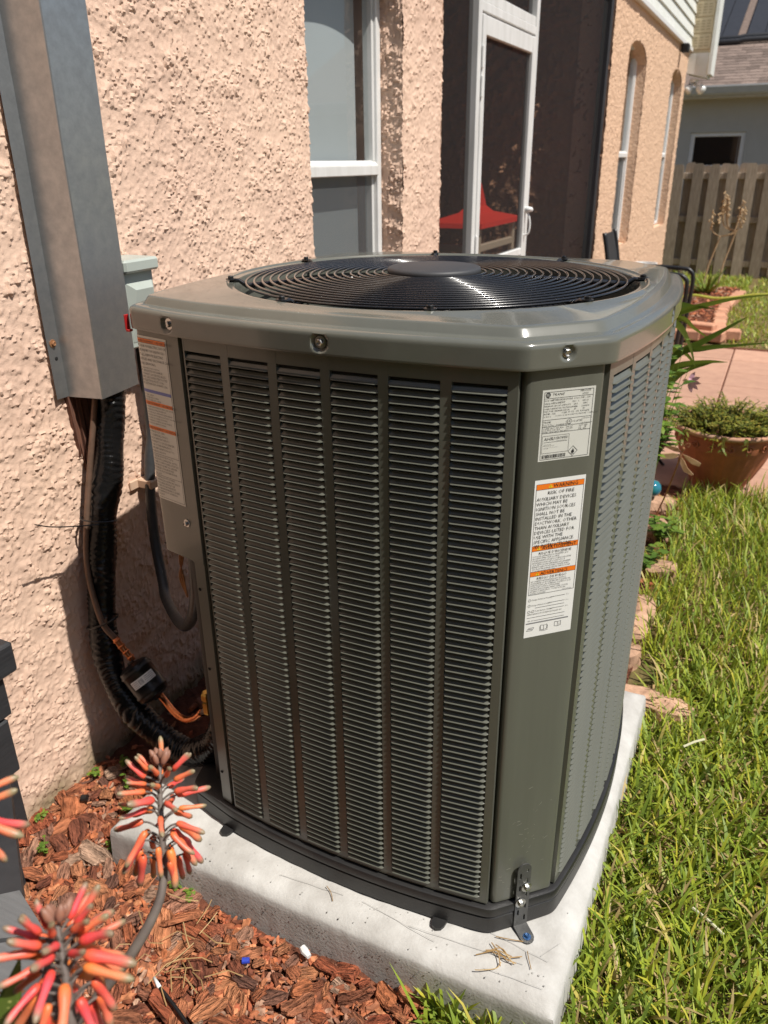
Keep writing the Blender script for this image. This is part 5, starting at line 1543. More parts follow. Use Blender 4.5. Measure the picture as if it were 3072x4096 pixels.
# a few dry stems, straw and litter on the mulch and pad
def straw_mesh(path, r_, nm, loc, label, cat, group, mat=m_straw):
    b = MB(); b.tube(smooth_path(path, 4), r_, 5); o = b.build(nm, mat); tag(o, label, cat, group); return o
Z_ = .1165
straw_mesh([(-.274, .913, Z_), (-.262, .917, Z_+.002), (-.241, .932, Z_), (-.236, .945, Z_+.003)], .0009, 'dry_root', None, 'reddish dry root lying on the concrete slab near the strap', 'root', 'dry roots on the slab')
for q in range(7):
    a = random.uniform(-.8, .8); c_ = Vector((-.243+random.uniform(-.012, .012), .953+random.uniform(-.012, .015), Z_+.002)); L = random.uniform(.018, .035)
    d = Vector((math.cos(a), math.sin(a), 0))*L
    straw_mesh([c_-d, c_+Vector((random.uniform(-.004, .004), random.uniform(-.012, .012), random.uniform(.003, .008))), c_+d+Vector((0, random.uniform(-.008, .008), 0))], .0010, 'dry_root', None, 'reddish dry root lying on the concrete slab near the strap', 'root', 'dry roots on the slab')
straw_mesh([(-.2, .988, Z_), (-.193, .973, Z_+.001), (-.184, .957, Z_)], .0008, 'dry_root', None, 'reddish dry root lying on the concrete slab near the strap', 'root', 'dry roots on the slab')
straw_mesh([(-.261, .992, Z_), (-.235, .996, Z_+.002), (-.208, 1.005, Z_)], .0009, 'dry_root', None, 'reddish dry root lying on the concrete slab near the strap', 'root', 'dry roots on the slab')
straw_mesh([(-.600, .955, Z_), (-.585, .945, Z_+.001), (-.572, .93, Z_)], .0008, 'dry_root', None, 'reddish dry root lying on the concrete slab near the strap', 'root', 'dry roots on the slab')
sb = MB()
for q in range(22):
    x = random.gauss(-.80, .05); y = random.gauss(.74, .04)
    if q % 3 == 0: x = random.uniform(-1.1, -.4); y = random.uniform(.6, .88)
    L = random.uniform(.014, .036); a = random.uniform(0, 6.28); z = .034+random.uniform(0, .008)
    d = Vector((math.cos(a)*L, math.sin(a)*L, random.uniform(-.006, .006)))
    c_ = Vector((x, y, z)); sb.tube([c_-d, c_+Vector((random.uniform(-.014, .014), random.uniform(-.014, .014), .004)), c_+d], random.uniform(.0008, .0013), 4)
st3 = sb.build('dry_straw', m_straw); tag(st3, 'dry straw strands scattered on the bark mulch', 'straw', kind='stuff')
o = empty('cable_end', (-.76, .67, .025), 'black cable end with a white tip lying on the mulch', 'cable')
b = MB(); b.tube(smooth_path([(-.806, .686, .036), (-.78, .678, .036), (-.73, .660, .034), (-.66, .63, .03)], 5), .0035, 8); b.build('sheath', m_black, o, smooth=True)
b = MB(); b.tube([(-.829, .697, .037), (-.806, .686, .036)], [.0028, .0042], 8); b.build('white_tip', m_white, o, smooth=True)
o = tag(MB().tube([(-.702, .800, .030), (-.690, .806, .031)], [.006, .0055], 10).build('wire_nut', m_blue_scrap if False else M('blue_plastic', (.03, .06, .45), rough=.4)), 'small blue plastic cap lying on the red bark', 'cap')
o = tag(MB().tube([(-.612, .872, .034), (-.604, .868, .031), (-.590, .862, .030)], [.006, .008, .005], 9).build('plastic_scrap', m_white), 'small white plastic scrap beside the slab edge', 'plastic scrap')
o = tag(MB().tube([(-1.30, .985, .03), (-1.288, .99, .032)], [.009, .008], 10).build('pipe_plug', m_black), 'small black plug lying where the wall meets the mulch', 'plug')

# little weeds ------------------------------------------------------------------
def leaf_quad(b, p, d, up_, L, W, curl=.2):
    d = Vector(d).normalized(); s = d.cross(Vector(up_)); s = s.normalized() if s.length > 1e-5 else Vector((1, 0, 0)); n_ = s.cross(d)
    p = Vector(p)
    pts = [p, p+d*L*.35+s*W*.5+n_*L*.04, p+d*L*.35-s*W*.5+n_*L*.04, p+d*L*.72+s*W*.42-n_*L*curl*.3, p+d*L*.72-s*W*.42-n_*L*curl*.3, p+d*L-n_*L*curl]
    b.add(pts, [(0, 2, 1), (1, 2, 4, 3), (3, 4, 5)])
def weed(loc, h, n, spread, lw, ll_, label, group, name='weed', mat=m_leaf_weed, cat='weed'):
    t = empty(name, loc, label, cat, group)
    b = MB(); fb = MB(); r_ = random.Random(int((loc[0]*37+loc[1]*91)*100))
    for k in range(n):
        a = r_.uniform(0, 6.28); sp_ = r_.uniform(.2, 1)*spread; hh = h*r_.uniform(.45, 1)
        p0 = Vector(loc); p1 = p0+Vector((math.cos(a)*sp_*.4, math.sin(a)*sp_*.4, hh*.6)); p2 = p0+Vector((math.cos(a)*sp_, math.sin(a)*sp_, hh))
        b.tube([p0, p1, p2], [.0016, .0012, .0008], 4)
        for q in range(r_.randint(4, 7)):
            tt = r_.uniform(.35, 1.0); pp = p0.lerp(p1, tt*2) if tt < .5 else p1.lerp(p2, tt*2-1)
            aa = r_.uniform(0, 6.28)
            leaf_quad(fb, pp, (math.cos(aa), math.sin(aa), r_.uniform(-.1, .5)), (0, 0, 1), ll_*r_.uniform(.6, 1.2), lw*r_.uniform(.6, 1.2))
    b.build('stem', mat, t); fb.build('foliage', mat, t); return t
for k, (x, y, h) in enumerate(((-1.26, .83, .05), (-1.345, .90, .03), (-1.335, 1.06, .035), (-1.17, 1.0, .035), (-1.13, .90, .04), (-.93, .885, .02), (-.89, .878, .022), (-1.29, 1.12, .04), (-1.22, 1.06, .05))):
    weed((x, y, .015), h, 5 if k not in (0, 8) else 4, .02, .008, .012, 'tiny green weed sprouting from the bark mulch', 'tiny weeds in the mulch')
for k, (x, y, h) in enumerate(((-.30, 2.30, .12), (-.34, 2.55, .16), (-.28, 2.75, .15), (-.40, 2.95, .18), (-.25, 3.05, .14), (-.45, 2.4, .12), (-.33, 2.12, .10))):
    weed((x, y, .0), h, 14, .11, .028, .045, 'low leafy weed growing in the bed behind the condenser', 'weeds behind the condenser')

# grass -----------------------------------------------------------------------
def blades(name, n, xr, yr, ok, L0, L1, W0, W1, seed, base=-.012, upright=.55, slope=False, lie=0.12):
    g = np.random.default_rng(seed)
    x = g.uniform(*xr, n*2); y = g.uniform(*yr, n*2)
    k = ok(x, y, g); x = x[k][:n]; y = y[k][:n]; n = len(x)
    # clumping
    az = g.uniform(0, 2*np.pi, n); L = g.uniform(L0, L1, n)*g.choice([.6, .8, 1, 1.15], n); W = g.uniform(W0, W1, n)
    tilt = np.abs(g.normal(0, 1-upright, n))*.9+.12
    lying = g.random(n) < lie
    tilt[lying] = g.uniform(1.1, 1.5, lying.sum())
    bend = g.uniform(.15, 1.1, n)
    zb = (ground_z(x, y) if slope else np.full(n, 0.0))+base
    dirx, diry = np.cos(az), np.sin(az)
    tw = az+np.pi/2+g.uniform(-.5, .5, n)
    sx, sy = np.cos(tw), np.sin(tw)
    T = np.array([0, .35, .7, 1.0]); WT = np.array([.75, 1.0, .75, .0])
    px = np.zeros((n, 4)); pz = np.zeros((n, 4))
    ang = tilt[:, None]+bend[:, None]*np.array([0, .3, .75])[None, :]
    seg = np.diff(T)[None, :]*L[:, None]
    px[:, 1:] = np.cumsum(np.sin(ang)*seg, 1); pz[:, 1:] = np.cumsum(np.maximum(np.cos(ang), -.35)*seg, 1)
    cx = x[:, None]+dirx[:, None]*px; cy = y[:, None]+diry[:, None]*px; czz = np.maximum(zb[:, None]+pz, zb[:, None]+.004)
    hw = W[:, None]*.5*WT[None, :]
    V = np.zeros((n, 7, 3))
    for q in range(3):
        V[:, 2*q, 0] = cx[:, q]-sx*hw[:, q]; V[:, 2*q, 1] = cy[:, q]-sy*hw[:, q]; V[:, 2*q, 2] = czz[:, q]
        V[:, 2*q+1, 0] = cx[:, q]+sx*hw[:, q]; V[:, 2*q+1, 1] = cy[:, q]+sy*hw[:, q]; V[:, 2*q+1, 2] = czz[:, q]
    V[:, 6, 0] = cx[:, 3]; V[:, 6, 1] = cy[:, 3]; V[:, 6, 2] = czz[:, 3]
    F = np.array([[0, 1, 3], [0, 3, 2], [2, 3, 5], [2, 5, 4], [4, 5, 6]])
    FF = (np.arange(n)[:, None, None]*7+F[None]).reshape(-1, 3)
    o = mkobj(name, mkmesh(name, V.reshape(-1, 3), FF, m_grass))
    return o
def lawn_ok(x, y, g):
    edge = -.126+.012*np.sin(y*17)+.010*np.sin(y*41)
    k = (x > edge) & ~((x < -.10) & (y > 1.9))
    bare = np.exp(-(((x-.42)/.22)**2+((y-1.75)/.40)**2)) + .8*np.exp(-(((x-.75)/.25)**2+((y-2.3)/.3)**2))
    k &= g.random(len(x)) > .72*bare
    return k & ~((y > 3.72))
gl = blades('lawn_grass', 30000, (-.145, 1.35), (.55, 2.2), lawn_ok, .045, .125, .0045, .0088, 1, lie=.18, upright=.48)
tag(gl, 'short coarse green lawn grass beside the concrete slab', 'grass', kind='stuff')
g3 = blades('lawn_grass', 17000, (-.25, 1.8), (2.2, 3.74), lambda x, y, g: (x > -.225+.02*np.sin(y*9)) & (g.random(len(x)) > .3*np.exp(-(((x-.75)/.3)**2+((y-2.3)/.3)**2))), .06, .14, .0045, .0075, 3, upright=.7)
tag(g3, 'taller green grass growing up to the patio pavers', 'grass', kind='stuff')
g4 = blades('lawn_grass', 36000, (-.45, 6.0), (7.2, 13.0), lambda x, y, g: x > -.30-.10*np.sin((y-7.3)*.9)+.0*y, .04, .08, .009, .016, 4, slope=True)
tag(g4, 'sunny lawn between the flower bed and the wooden fence', 'grass', kind='stuff')
g5 = blades('lawn_grass', 6000, (-3.0, -.3), (10.95, 13.0), lambda x, y, g: x < 10, .05, .12, .009, .016, 5, slope=True)
tag(g5, 'strip of longer grass along the foot of the fence', 'grass', kind='stuff')
g6 = blades('grass_tuft', 150, (-.36, -.19), (.845, .893), lambda x, y, g: x > -9, .05, .12, .005, .009, 6, upright=.6)
tag(g6, 'grass tuft spilling over the front corner of the slab', 'grass', kind='stuff')
g8 = blades('grass_tuft', 900, (-.32, -.06), (.62, .89), lambda x, y, g: x > -.28+.0*y, .04, .09, .0045, .0075, 16, upright=.55)
tag(g8, 'grass in front of the slab where lawn meets mulch', 'grass', kind='stuff')
# straw thatch between the blades
g = np.random.default_rng(12); n = 9000
sbx = g.uniform(-.12, 1.2, n); sby = g.uniform(.55, 2.6, n); a = g.uniform(0, 6.28, n); L = g.uniform(.01, .03, n); zz = g.uniform(-.012, .014, n); wv = g.uniform(.0008, .002, n)
V = np.zeros((n, 4, 3)); ca, sa = np.cos(a), np.sin(a)
for q, (s1, s2) in enumerate(((-1, -1), (1, -1), (1, 1), (-1, 1))):
    V[:, q, 0] = sbx+s1*ca*L-s2*sa*wv; V[:, q, 1] = sby+s1*sa*L+s2*ca*wv; V[:, q, 2] = zz+s1*g.uniform(-.008, .008, n)
o = mkobj('thatch', mkmesh('thatch', V.reshape(-1, 3), np.arange(n*4).reshape(-1, 4), m_straw)); tag(o, 'dead straw thatch lying between the grass blades', 'thatch', kind='stuff')
# single pale stems lying on the lawn
for k, (p0, p1) in enumerate((((.06, 1.27, .055), (.125, 1.235, .050)), ((-.01, 1.74, .07), (.035, 1.785, .075)))):
    o = MB().tube([p0, tuple((Vector(p0)+Vector(p1))/2+Vector((0, 0, .003))), p1], .003, 6).build('pale_stem', M('pale_straw', (.55, .53, .36), rough=.6) if k == 0 else bpy.data.materials['pale_straw'])
    tag(o, 'pale cut grass stem lying on top of the lawn', 'stem', 'pale stems on the lawn')

# edging rocks ---------------------------------------------------------------
def rock(loc, s, seed, label, group, mat=m_rock):
    r_ = random.Random(seed); v = []; f = []; nu, nv = 12, 7
    ph = [r_.uniform(0, 6.28) for _ in range(6)]
    for i in range(nv+1):
        th = PI*i/nv
        for j in range(nu):
            a = 2*PI*j/nu
            q = Vector((math.sin(th)*math.cos(a), math.sin(th)*math.sin(a), math.cos(th)))
            m = max(abs(q.x), abs(q.y), abs(q.z)); q = q*(1/m*.55+.5)
            k = 1+.10*math.sin(2.3*q.x+ph[0])+.09*math.sin(3.1*q.y+ph[1])+.07*math.sin(4*q.z+ph[2])+.06*math.sin(6*q.x+5*q.y+ph[3])
            k *= 1+.05*math.sin(11*q.x+ph[4])*math.sin(9*q.y+ph[5]); v.append((q.x*k*s[0], q.y*k*s[1], q.z*k*s[2]))
    for i in range(nv):
        for j in range(nu): f.append((i*nu+j, (i+1)*nu+j, (i+1)*nu+(j+1) % nu, i*nu+(j+1) % nu))
    o = mkobj('edging_stone', mkmesh('edging_stone', v, f, mat, smooth=True, sharp=24), None, loc)
    o.rotation_euler = (r_.uniform(-.15, .15), r_.uniform(-.15, .15), r_.uniform(-.5, .5))
    tag(o, label, 'stone', group); return o
for k, (x, y, a, c_, h) in enumerate(((-.115, 1.955, .10, .055, .045), (-.19, 2.07, .055, .06, .05), (-.205, 2.19, .05, .06, .05), (-.205, 2.32, .055, .07, .055), (-.19, 2.47, .05, .07, .05), (-.165, 2.62, .055, .07, .055), (-.18, 2.78, .06, .07, .05), (-.20, 2.95, .06, .07, .05), (-.24, 3.15, .06, .07, .05), (-.29, 3.42, .09, .06, .06), (-.42, 3.50, .07, .06, .06))):
    if k in (1, 5, 7): continue
    rock((x-(.03 if k else 0), y, -.004), (a, c_, h), 200+k, 'rough pinkish stone edging the lawn behind the slab' if k else 'long flat pinkish stone lying across the rear corner of the slab', 'stones edging the lawn' if k else None)
for k in range(16):
    y = 7.45+k*.215; x = -.34-.10*math.sin((y-7.3)*.9)
    b = MB(); b.bbox(-.10, .10, -.055, .055, -.03, .05, .01)
    o = b.build('edging_brick', m_brick, None, loc=(x, y, float(ground_z(0, y))+.02)); o.rotation_euler = (random.uniform(-.1, .1), random.uniform(-.1, .1), PI/2+random.uniform(-.25, .25))
    tag(o, 'salmon brick edging the far flower bed', 'brick', 'bricks edging the far flower bed')
for k, (x, y) in enumerate(((-.42, 7.30), (-.62, 7.28), (-.30, 7.42), (-.5, 7.36))):
    o = MB().bbox(-.11, .11, -.06, .06, -.03, .055, .01).build('edging_brick', m_brick, None, loc=(x, y, .03+(.05 if k == 3 else 0))); o.rotation_euler = (0, 0, random.uniform(-.3, .3))
    tag(o, 'salmon brick edging the far flower bed', 'brick', 'bricks edging the far flower bed')

# ================================================================== PLANTS AND THINGS BY THE PATIO
PXC, PYC, PH_ = -.088, 3.84, .30
pot = empty('terracotta_planter', (PXC, PYC, 0), 'wide terracotta bowl planter with fluted sides and scroll band', 'planter')
prof = [(.150, 0), (.165, .012), (.17, .03), (.205, .09), (.25, .19), (.278, .27), (.292, .31), (.300, .325), (.302, .40), (.318, .412), (.330, .425), (.335, .44), (.325, .45), (.300, .445), (.285, .40), (.28, .38), (.001, .375)]
v = []; f = []; n = 96
prof = [(r_*.735, z*.69) for r_, z in prof]
for (r_, z) in prof:
    for k in range(n):
        a = 2*PI*k/n
        fl = 1.0
        if .02 < z < .205 and r_ > .115: fl = 1.0+.03*(abs(math.sin(a*14))**.5-1)
        v.append((PXC+r_*fl*math.cos(a), PYC+r_*fl*math.sin(a), z))
for i in range(len(prof)-1):
    for k in range(n): f.append((i*n+k, i*n+(k+1) % n, (i+1)*n+(k+1) % n, (i+1)*n+k))
mkobj('bowl', mkmesh('bowl', v, f, m_terracotta, smooth=True, sharp=45), pot)
b = MB(); b.lathe([(r_*.735, z*.69) for r_, z in ((.319, .4135), (.331, .4255), (.3365, .4405), (.326, .4512), (.301, .4465))], (PXC, PYC, 0), 64); b.f = b.f[:-2]; b.build('rim', m_terracotta_rim, pot, smooth=True)
for k in range(18):     # raised scrolls on the band
    a0 = 2*PI*k/18; sc_ = []
    for q in range(15):
        t = q/14; rr = .019*(1-t*.75); an = t*7.5+(0 if k % 2 else PI)
        u = rr*math.cos(an); w2 = rr*math.sin(an); aa = a0+u/.222
        sc_.append((PXC+.2230*math.cos(aa), PYC+.2230*math.sin(aa), .250+w2))
    b = MB(); b.tube(sc_, .0042, 6); b.build('scroll', m_terracotta, pot, smooth=True)
tp = empty('trailing_plant', (PXC, PYC, .26), 'bushy yellow-green trailing plant filling the terracotta bowl', 'plant')
b = MB(); fb = MB(); r_ = random.Random(77)
b.lathe([(.208, .264), (.15, .275), (.001, .28)], (PXC, PYC, 0), 20)
b.build('soil', m_soil, tp)
b = MB()
for k in range(230):
    a = r_.uniform(0, 6.28); q = math.sqrt(r_.random())*.205
    p0 = Vector((PXC+q*math.cos(a), PYC+q*math.sin(a), .27)); out = r_.uniform(.01, .10)
    h = r_.uniform(.04, .125)*(1.35-q/.205*.6)
    p2 = p0+Vector((math.cos(a)*out+r_.uniform(-.05, .05), math.sin(a)*out+r_.uniform(-.05, .05), h)); p1 = (p0+p2)/2+Vector((0, 0, h*.25))
    b.tube([p0, p1, p2], [.0025, .002, .0012], 4)
    for w2 in range(16):
        t = r_.uniform(.15, 1); pp = p0.lerp(p1, t*2) if t < .5 else p1.lerp(p2, t*2-1)
        aa = r_.uniform(0, 6.28); leaf_quad(fb, pp, (math.cos(aa), math.sin(aa), r_.uniform(-.2, .7)), (0, 0, 1), r_.uniform(.016, .032), r_.uniform(.006, .011))
for k in range(26):
    a = r_.uniform(0, 6.28); p0 = Vector((PXC+.215*math.cos(a), PYC+.215*math.sin(a), .305)); p1 = p0+Vector((math.cos(a)*.05, math.sin(a)*.05, .01)); p2 = p0+Vector((math.cos(a)*.07, math.sin(a)*.07, -.06))
    b.tube([p0, p1, p2], .0015, 4)
    for w2 in range(7):
        pp = p0.lerp(p1, r_.random()) if w2 % 2 else p1.lerp(p2, r_.random()); leaf_quad(fb, pp, (r_.uniform(-1, 1), r_.uniform(-1, 1), -.3), (0, 0, 1), .03, .012)
b.build('stem', m_leaf_pot, tp); fb.build('foliage', m_leaf_pot, tp)

sp_ = empty('glazed_pot', (-.46, 4.0, 0), 'small dark red glazed pot half hidden beside the condenser', 'pot')
b = MB(); b.lathe([(.05, .05), (.06, .055), (.088, .10), (.10, .155), (.092, .205), (.072, .235), (.076, .25), (.068, .253), (.06, .235)], (-.445, 4.0, 0), 32); b.build('body', M('red_glaze', (.10, .02, .012), rough=.12, coat=.6, c2=(.16, .05, .02), vscale=8), sp_, smooth=True, sharp=50)
b = MB()
for k in range(3):
    a = 2.1*k; b.tube([(-.445+.04*math.cos(a), 4.0+.04*math.sin(a), .055), (-.445+.09*math.cos(a), 4.0+.09*math.sin(a), 0)], .008, 6)
b.build('stand', m_black, sp_)
# dragonfly stake
DX, DY, DZ = -.210, 3.02, .405
dg_ = empty('dragonfly_stake', (-.30, 3.24, 0), 'rusty metal dragonfly ornament on a garden stake', 'garden ornament')
def wing(pts, th=.0016):
    b = MB(); n = len(pts); v = [Vector(p) for p in pts]; nrm = (v[1]-v[0]).cross(v[2]-v[0]).normalized()*th
    b.add([p+nrm for p in v]+[p-nrm for p in v], [tuple(range(n)), tuple(range(2*n-1, n-1, -1))]+[(k, n+k, n+(k+1) % n, (k+1) % n) for k in range(n)])
    b.build('wing', m_wing, dg_)
def W3(u, h, dy=0): return (DX+u*1.38, DY+dy*1.38, DZ+h*1.38)
wing([W3(0, .004), W3(-.012, .016, .004), W3(-.040, .018, .010), W3(-.052, .021, .012), W3(-.050, .012, .012), W3(-.02, .004, .004)])
wing([W3(-.002, -.002), W3(-.020, .002, -.005), W3(-.058, -.004, -.012), W3(-.064, -.009, -.014), W3(-.045, -.017, -.010), W3(-.018, -.014, -.004)])
wing([W3(.004, .0), W3(.016, -.004, .002), W3(.04, -.014, .006), W3(.054, -.022, .008), W3(.050, -.032, .008), W3(.030, -.026, .004), W3(.012, -.014, .002)])
wing([W3(.0, -.008), W3(.010, -.016, -.004), W3(.022, -.034, -.010), W3(.040, -.049, -.014), W3(.036, -.053, -.014), W3(.014, -.046, -.010), W3(.001, -.026, -.004)])
b = MB(); b.tube(smooth_path([W3(.004, .020, -.002), W3(.002, .008), W3(-.002, -.010), W3(-.006, -.03)], 4), [.004+.002*math.sin(k) for k in range(13)], 8)
for s in (-1, 1): b.tube(smooth_path([W3(.004, .018), W3(.004+s*.004, .030), W3(.004+s*.014, .032), W3(.004+s*.013, .022), W3(.004+s*.009, .024)], 4), .0012, 5)
b.build('body', m_rust, dg_)
b = MB(); b.tube([W3(-.003, -.02), (-.25, 3.12, .2), (-.30, 3.24, 0)], .0034, 6); b.build('stake', m_rust, dg_)
o = mkobj('glass_ball', MB().lathe([(.001, 0), (.035, .012), (.047, .04), (.035, .072), (.001, .085)], (0, 0, 0), 20).build('glass_ball', M('teal_glass', (.02, .20, .18), rough=.08, c2=(.03, .12, .30), vscale=20), None, smooth=True).data, None) if False else None
o = MB().lathe([(.001, 0), (.024, .006), (.036, .02), (.040, .036), (.036, .054), (.024, .068), (.001, .075)], (-.335, 3.40, .065), 20).build('glass_ball', M('teal_glass', (.02, .20, .18), rough=.08, c2=(.03, .12, .30), vscale=20), None, smooth=True)
tag(o, 'small teal glass ball resting on the edging stones', 'ornament')

# strappy lily leaves leaning out from behind the unit
def strap_plant(base, leaves, label, group, name='lily_plant', mat=m_leaf_strap):
    t = empty(name, base, label, 'plant', group)
    for (pts, w_) in leaves:
        P = smooth_path(pts, 6); b = MB(); v = []; m = len(P)
        for k, p in enumerate(P):
            d = (P[min(k+1, m-1)]-P[max(k-1, 0)]).normalized(); s = d.cross(Vector((0, 0, 1))); s = s.normalized() if s.length > 1e-4 else Vector((1, 0, 0)); n_ = s.cross(d); s = (s*.62+n_*.78).normalized(); n_ = s.cross(d)
            ww = 1.55*w_*(.55+.45*math.sin(PI*min(1, k/m*1.1+.15)))*(1-(k/(m-1))**6)
            v += [p+s*ww*.5+n_*ww*.12, p, p-s*ww*.5+n_*ww*.12]
        f = []
        for k in range(m-1): f += [(3*k, 3*k+3, 3*k+4, 3*k+1), (3*k+1, 3*k+4, 3*k+5, 3*k+2)]
        b.add(v, f); b.build('leaf', mat, t, smooth=True)
    return t
def fan_leaves(base, n, L0, L1, seed, w_=.022, az0=0, az1=6.28):
    r_ = random.Random(seed); out = []
    for k in range(n):
        a = r_.uniform(az0, az1); L = r_.uniform(L0, L1); lift = r_.uniform(.35, 1.1)
        b0 = Vector(base); d = Vector((math.cos(a), math.sin(a), 0))
        out.append(([b0+d*.01, b0+d*L*.3+Vector((0, 0, L*lift*.45)), b0+d*L*.65+Vector((0, 0, L*lift*.62)), b0+d*L*.97+Vector((0, 0, L*lift*(.62-r_.uniform(0, .45))))], w_*r_.uniform(.8, 1.3)))
    return out
# the big arching leaves beside the lid
LB = (-.55, 3.05, .05)
B0 = (-.55, 3.05, .1)
lv = [([B0, (-.44, 3.02, .50), (-.30, 3.0, .71), (-.19, 3.0, .76), (-.10, 3.0, .772)], .032),
      ([B0, (-.42, 3.02, .50), (-.29, 3.0, .675), (-.23, 3.0, .73), (-.15, 3.0, .765)], .030),
      ([B0, (-.46, 3.0, .62), (-.36, 2.98, .88), (-.29, 2.96, .895), (-.24, 2.95, .84), (-.20, 2.94, .75)], .036),
      ([B0, (-.46, 3.0, .65), (-.37, 3.0, .90), (-.29, 3.0, .93), (-.21, 3.0, .96), (-.11, 3.0, .99), (.02, 3.0, 1.015)], .024),
      ([B0, (-.40, 3.0, .55), (-.29, 3.0, .76), (-.20, 3.0, .83), (-.12, 3.0, .89), (-.06, 3.0, .935)], .026),
      ([B0, (-.38, 3.0, .55), (-.28, 3.0, .77), (-.19, 3.0, .81), (-.09, 3.0, .83), (.03, 3.0, .852)], .024),
      ([B0, (-.47, 3.0, .65), (-.38, 3.0, .93), (-.30, 3.0, .955), (-.24, 3.0, .955), (-.17, 3.0, .952)], .026),
      ([B0, (-.46, 3.0, .62), (-.36, 3.0, .88), (-.28, 3.0, .91), (-.23, 3.0, .88), (-.17, 3.0, .845)], .024),
      ([B0, (-.47, 3.1, .5), (-.36, 3.2, .72), (-.28, 3.25, .74), (-.22, 3.28, .68)], .026),
      ([B0, (-.60, 3.1, .5), (-.62, 3.2, .85), (-.66, 3.4, 1.0)], .026), ([B0, (-.7, 3.1, .4), (-.85, 3.1, .7), (-1.0, 3.2, .75)], .026)]
strap_plant(LB, lv, 'arching strap-leaved lily clump growing behind the condenser', None)
weed((-.285, 2.72, .30), .62, 34, .12, .030, .055, 'feathery green shrub between the condenser and the patio', None, 'green_shrub', m_leaf_weed, 'shrub')
# pink rain lily
rl = empty('pink_flower', (-.28, 3.2, 0), 'small pale pink flower on a thin arching stem near the planter', 'flower')
b = MB(); b.tube(smooth_path([(-.36, 3.05, .2), (-.33, 3.1, .55), (-.27, 3.17, .62), (-.235, 3.19, .638)], 6), .002, 5); b.build('stem', m_leaf_weed, rl)
b = MB()
for k in range(6):
    a = k*PI/3; leaf_quad(b, (-.235, 3.19, .640), (.5+.6*math.cos(a), .2, .6*math.sin(a)), (0, 1, .2), .045, .018)
b.build('petal', m_pink, rl)
# hose/long yellow leaf lying over the far bed
o = MB(); o.tube(smooth_path([(-.80, 7.5, .30), (-.62, 7.5, .34), (-.45, 7.5, .325), (-.29, 7.5, .34), (-.03, 7.5, .38), (.6, 7.5, .36)], 8), .012, 8); o = o.build('yellow_stalk', M('yellow_stalk_skin', (.42, .40, .05), rough=.5, c2=(.30, .34, .05), vscale=20)); tag(o, 'long yellow-green stalk arching over the far flower bed', 'stalk')
# spiky plants with dry flower stalks by the fence
def aloe_clump(base, n, L, seed, label, group):
    t = empty('spiky_plant', base, label, 'plant', group); r_ = random.Random(seed)
    for k in range(n):
        a = 2*PI*k/n+r_.uniform(-.3, .3); el_ = r_.uniform(.35, 1.25); LL_ = L*r_.uniform(.7, 1.1)
        b0 = Vector(base); d = Vector((math.cos(a)*math.cos(el_), math.sin(a)*math.cos(el_), math.sin(el_)))
        P = [b0+d*LL_*q+Vector((0, 0, -.10*LL_*q*q)) for q in (0, .25, .5, .75, 1)]
        b = MB(); b.tube(P, [.034, .03, .024, .014, .002], 6, flat=.45); b.build('leaf', m_leaf_strap, t, smooth=True)
    return t
c1 = aloe_clump((-.72, 10.3, -.06), 16, .42, 1, 'spiky grey-green succulent in the far flower bed', 'spiky plants by the fence')
for (sx, sy, hh) in ((-.78, 10.35, 1.05), (-.62, 10.4, 1.15)):
    b = MB(); r_ = random.Random(int(hh*100))
    top = Vector((sx+.12, sy, -.05+hh*.62)); b.tube([(sx, sy, -.05), tuple((Vector((sx, sy, -.05))+top)/2+Vector((-.02, 0, 0))), tuple(top)], [.012, .010, .008], 6)
    for q in range(4):
        a = r_.uniform(-.9, .9)
        e_ = top+Vector((.28*math.sin(a), r_.uniform(-.05, .05), .22+.16*r_.random())); mid = top+Vector((.22*math.sin(a), 0, .06))
        b.tube(smooth_path([top, mid, e_], 5), .006, 5)
        for w2 in range(7): b.tube([e_+Vector((0, 0, -.03*w2+.05)), e_+Vector((r_.uniform(-.04, .04), r_.uniform(-.04, .04), -.03*w2+.02))], [.006, .012], 5)
    b.build('dry_flower_stalk', m_dry, c1)
aloe_clump((-1.05, 9.1, -.03), 14, .40, 2, 'spiky grey-green succulent near the pink wall', 'spiky plants by the fence')

# patio chair behind the unit
ch_ = empty('patio_chair', (-.86, 6.55, 0), 'black tubular metal patio chair partly hidden behind the condenser', 'chair')
def chair_tube(pts, nm, r_=.014): b = MB(); b.tube(smooth_path(pts, 6), r_, 8); b.build(nm, m_black, ch_, smooth=True)
for yy in (6.30, 6.70):
    chair_tube([(-.60, yy, 0), (-.585, yy, .3), (-.575, yy, .56), (-.60, yy, .635), (-.68, yy, .655), (-.95, yy, .66), (-1.14, yy, .66)], 'arm_frame', .016)
    chair_tube([(-1.10, yy, 0), (-1.12, yy, .42), (-1.17, yy, .75), (-1.21, yy, .93)], 'back_frame', .016)
    chair_tube([(-.585, yy, .40), (-.85, yy, .40), (-1.11, yy, .38)], 'seat_rail', .013)
b = MB(); b.hexa([(-1.11, 6.3, .385), (-.59, 6.3, .405), (-.59, 6.82, .405), (-1.11, 6.82, .385), (-1.11, 6.3, .393), (-.59, 6.3, .413), (-.59, 6.82, .413), (-1.11, 6.82, .393)]); b.build('seat', m_frame_dark, ch_)
b = MB(); b.hexa([(-1.115, 6.3, .42), (-1.105, 6.3, .42), (-1.105, 6.82, .42), (-1.115, 6.82, .42), (-1.212, 6.3, .92), (-1.202, 6.3, .92), (-1.202, 6.62, .92), (-1.212, 6.62, .92)]); b.build('back_sling', m_frame_dark, ch_)
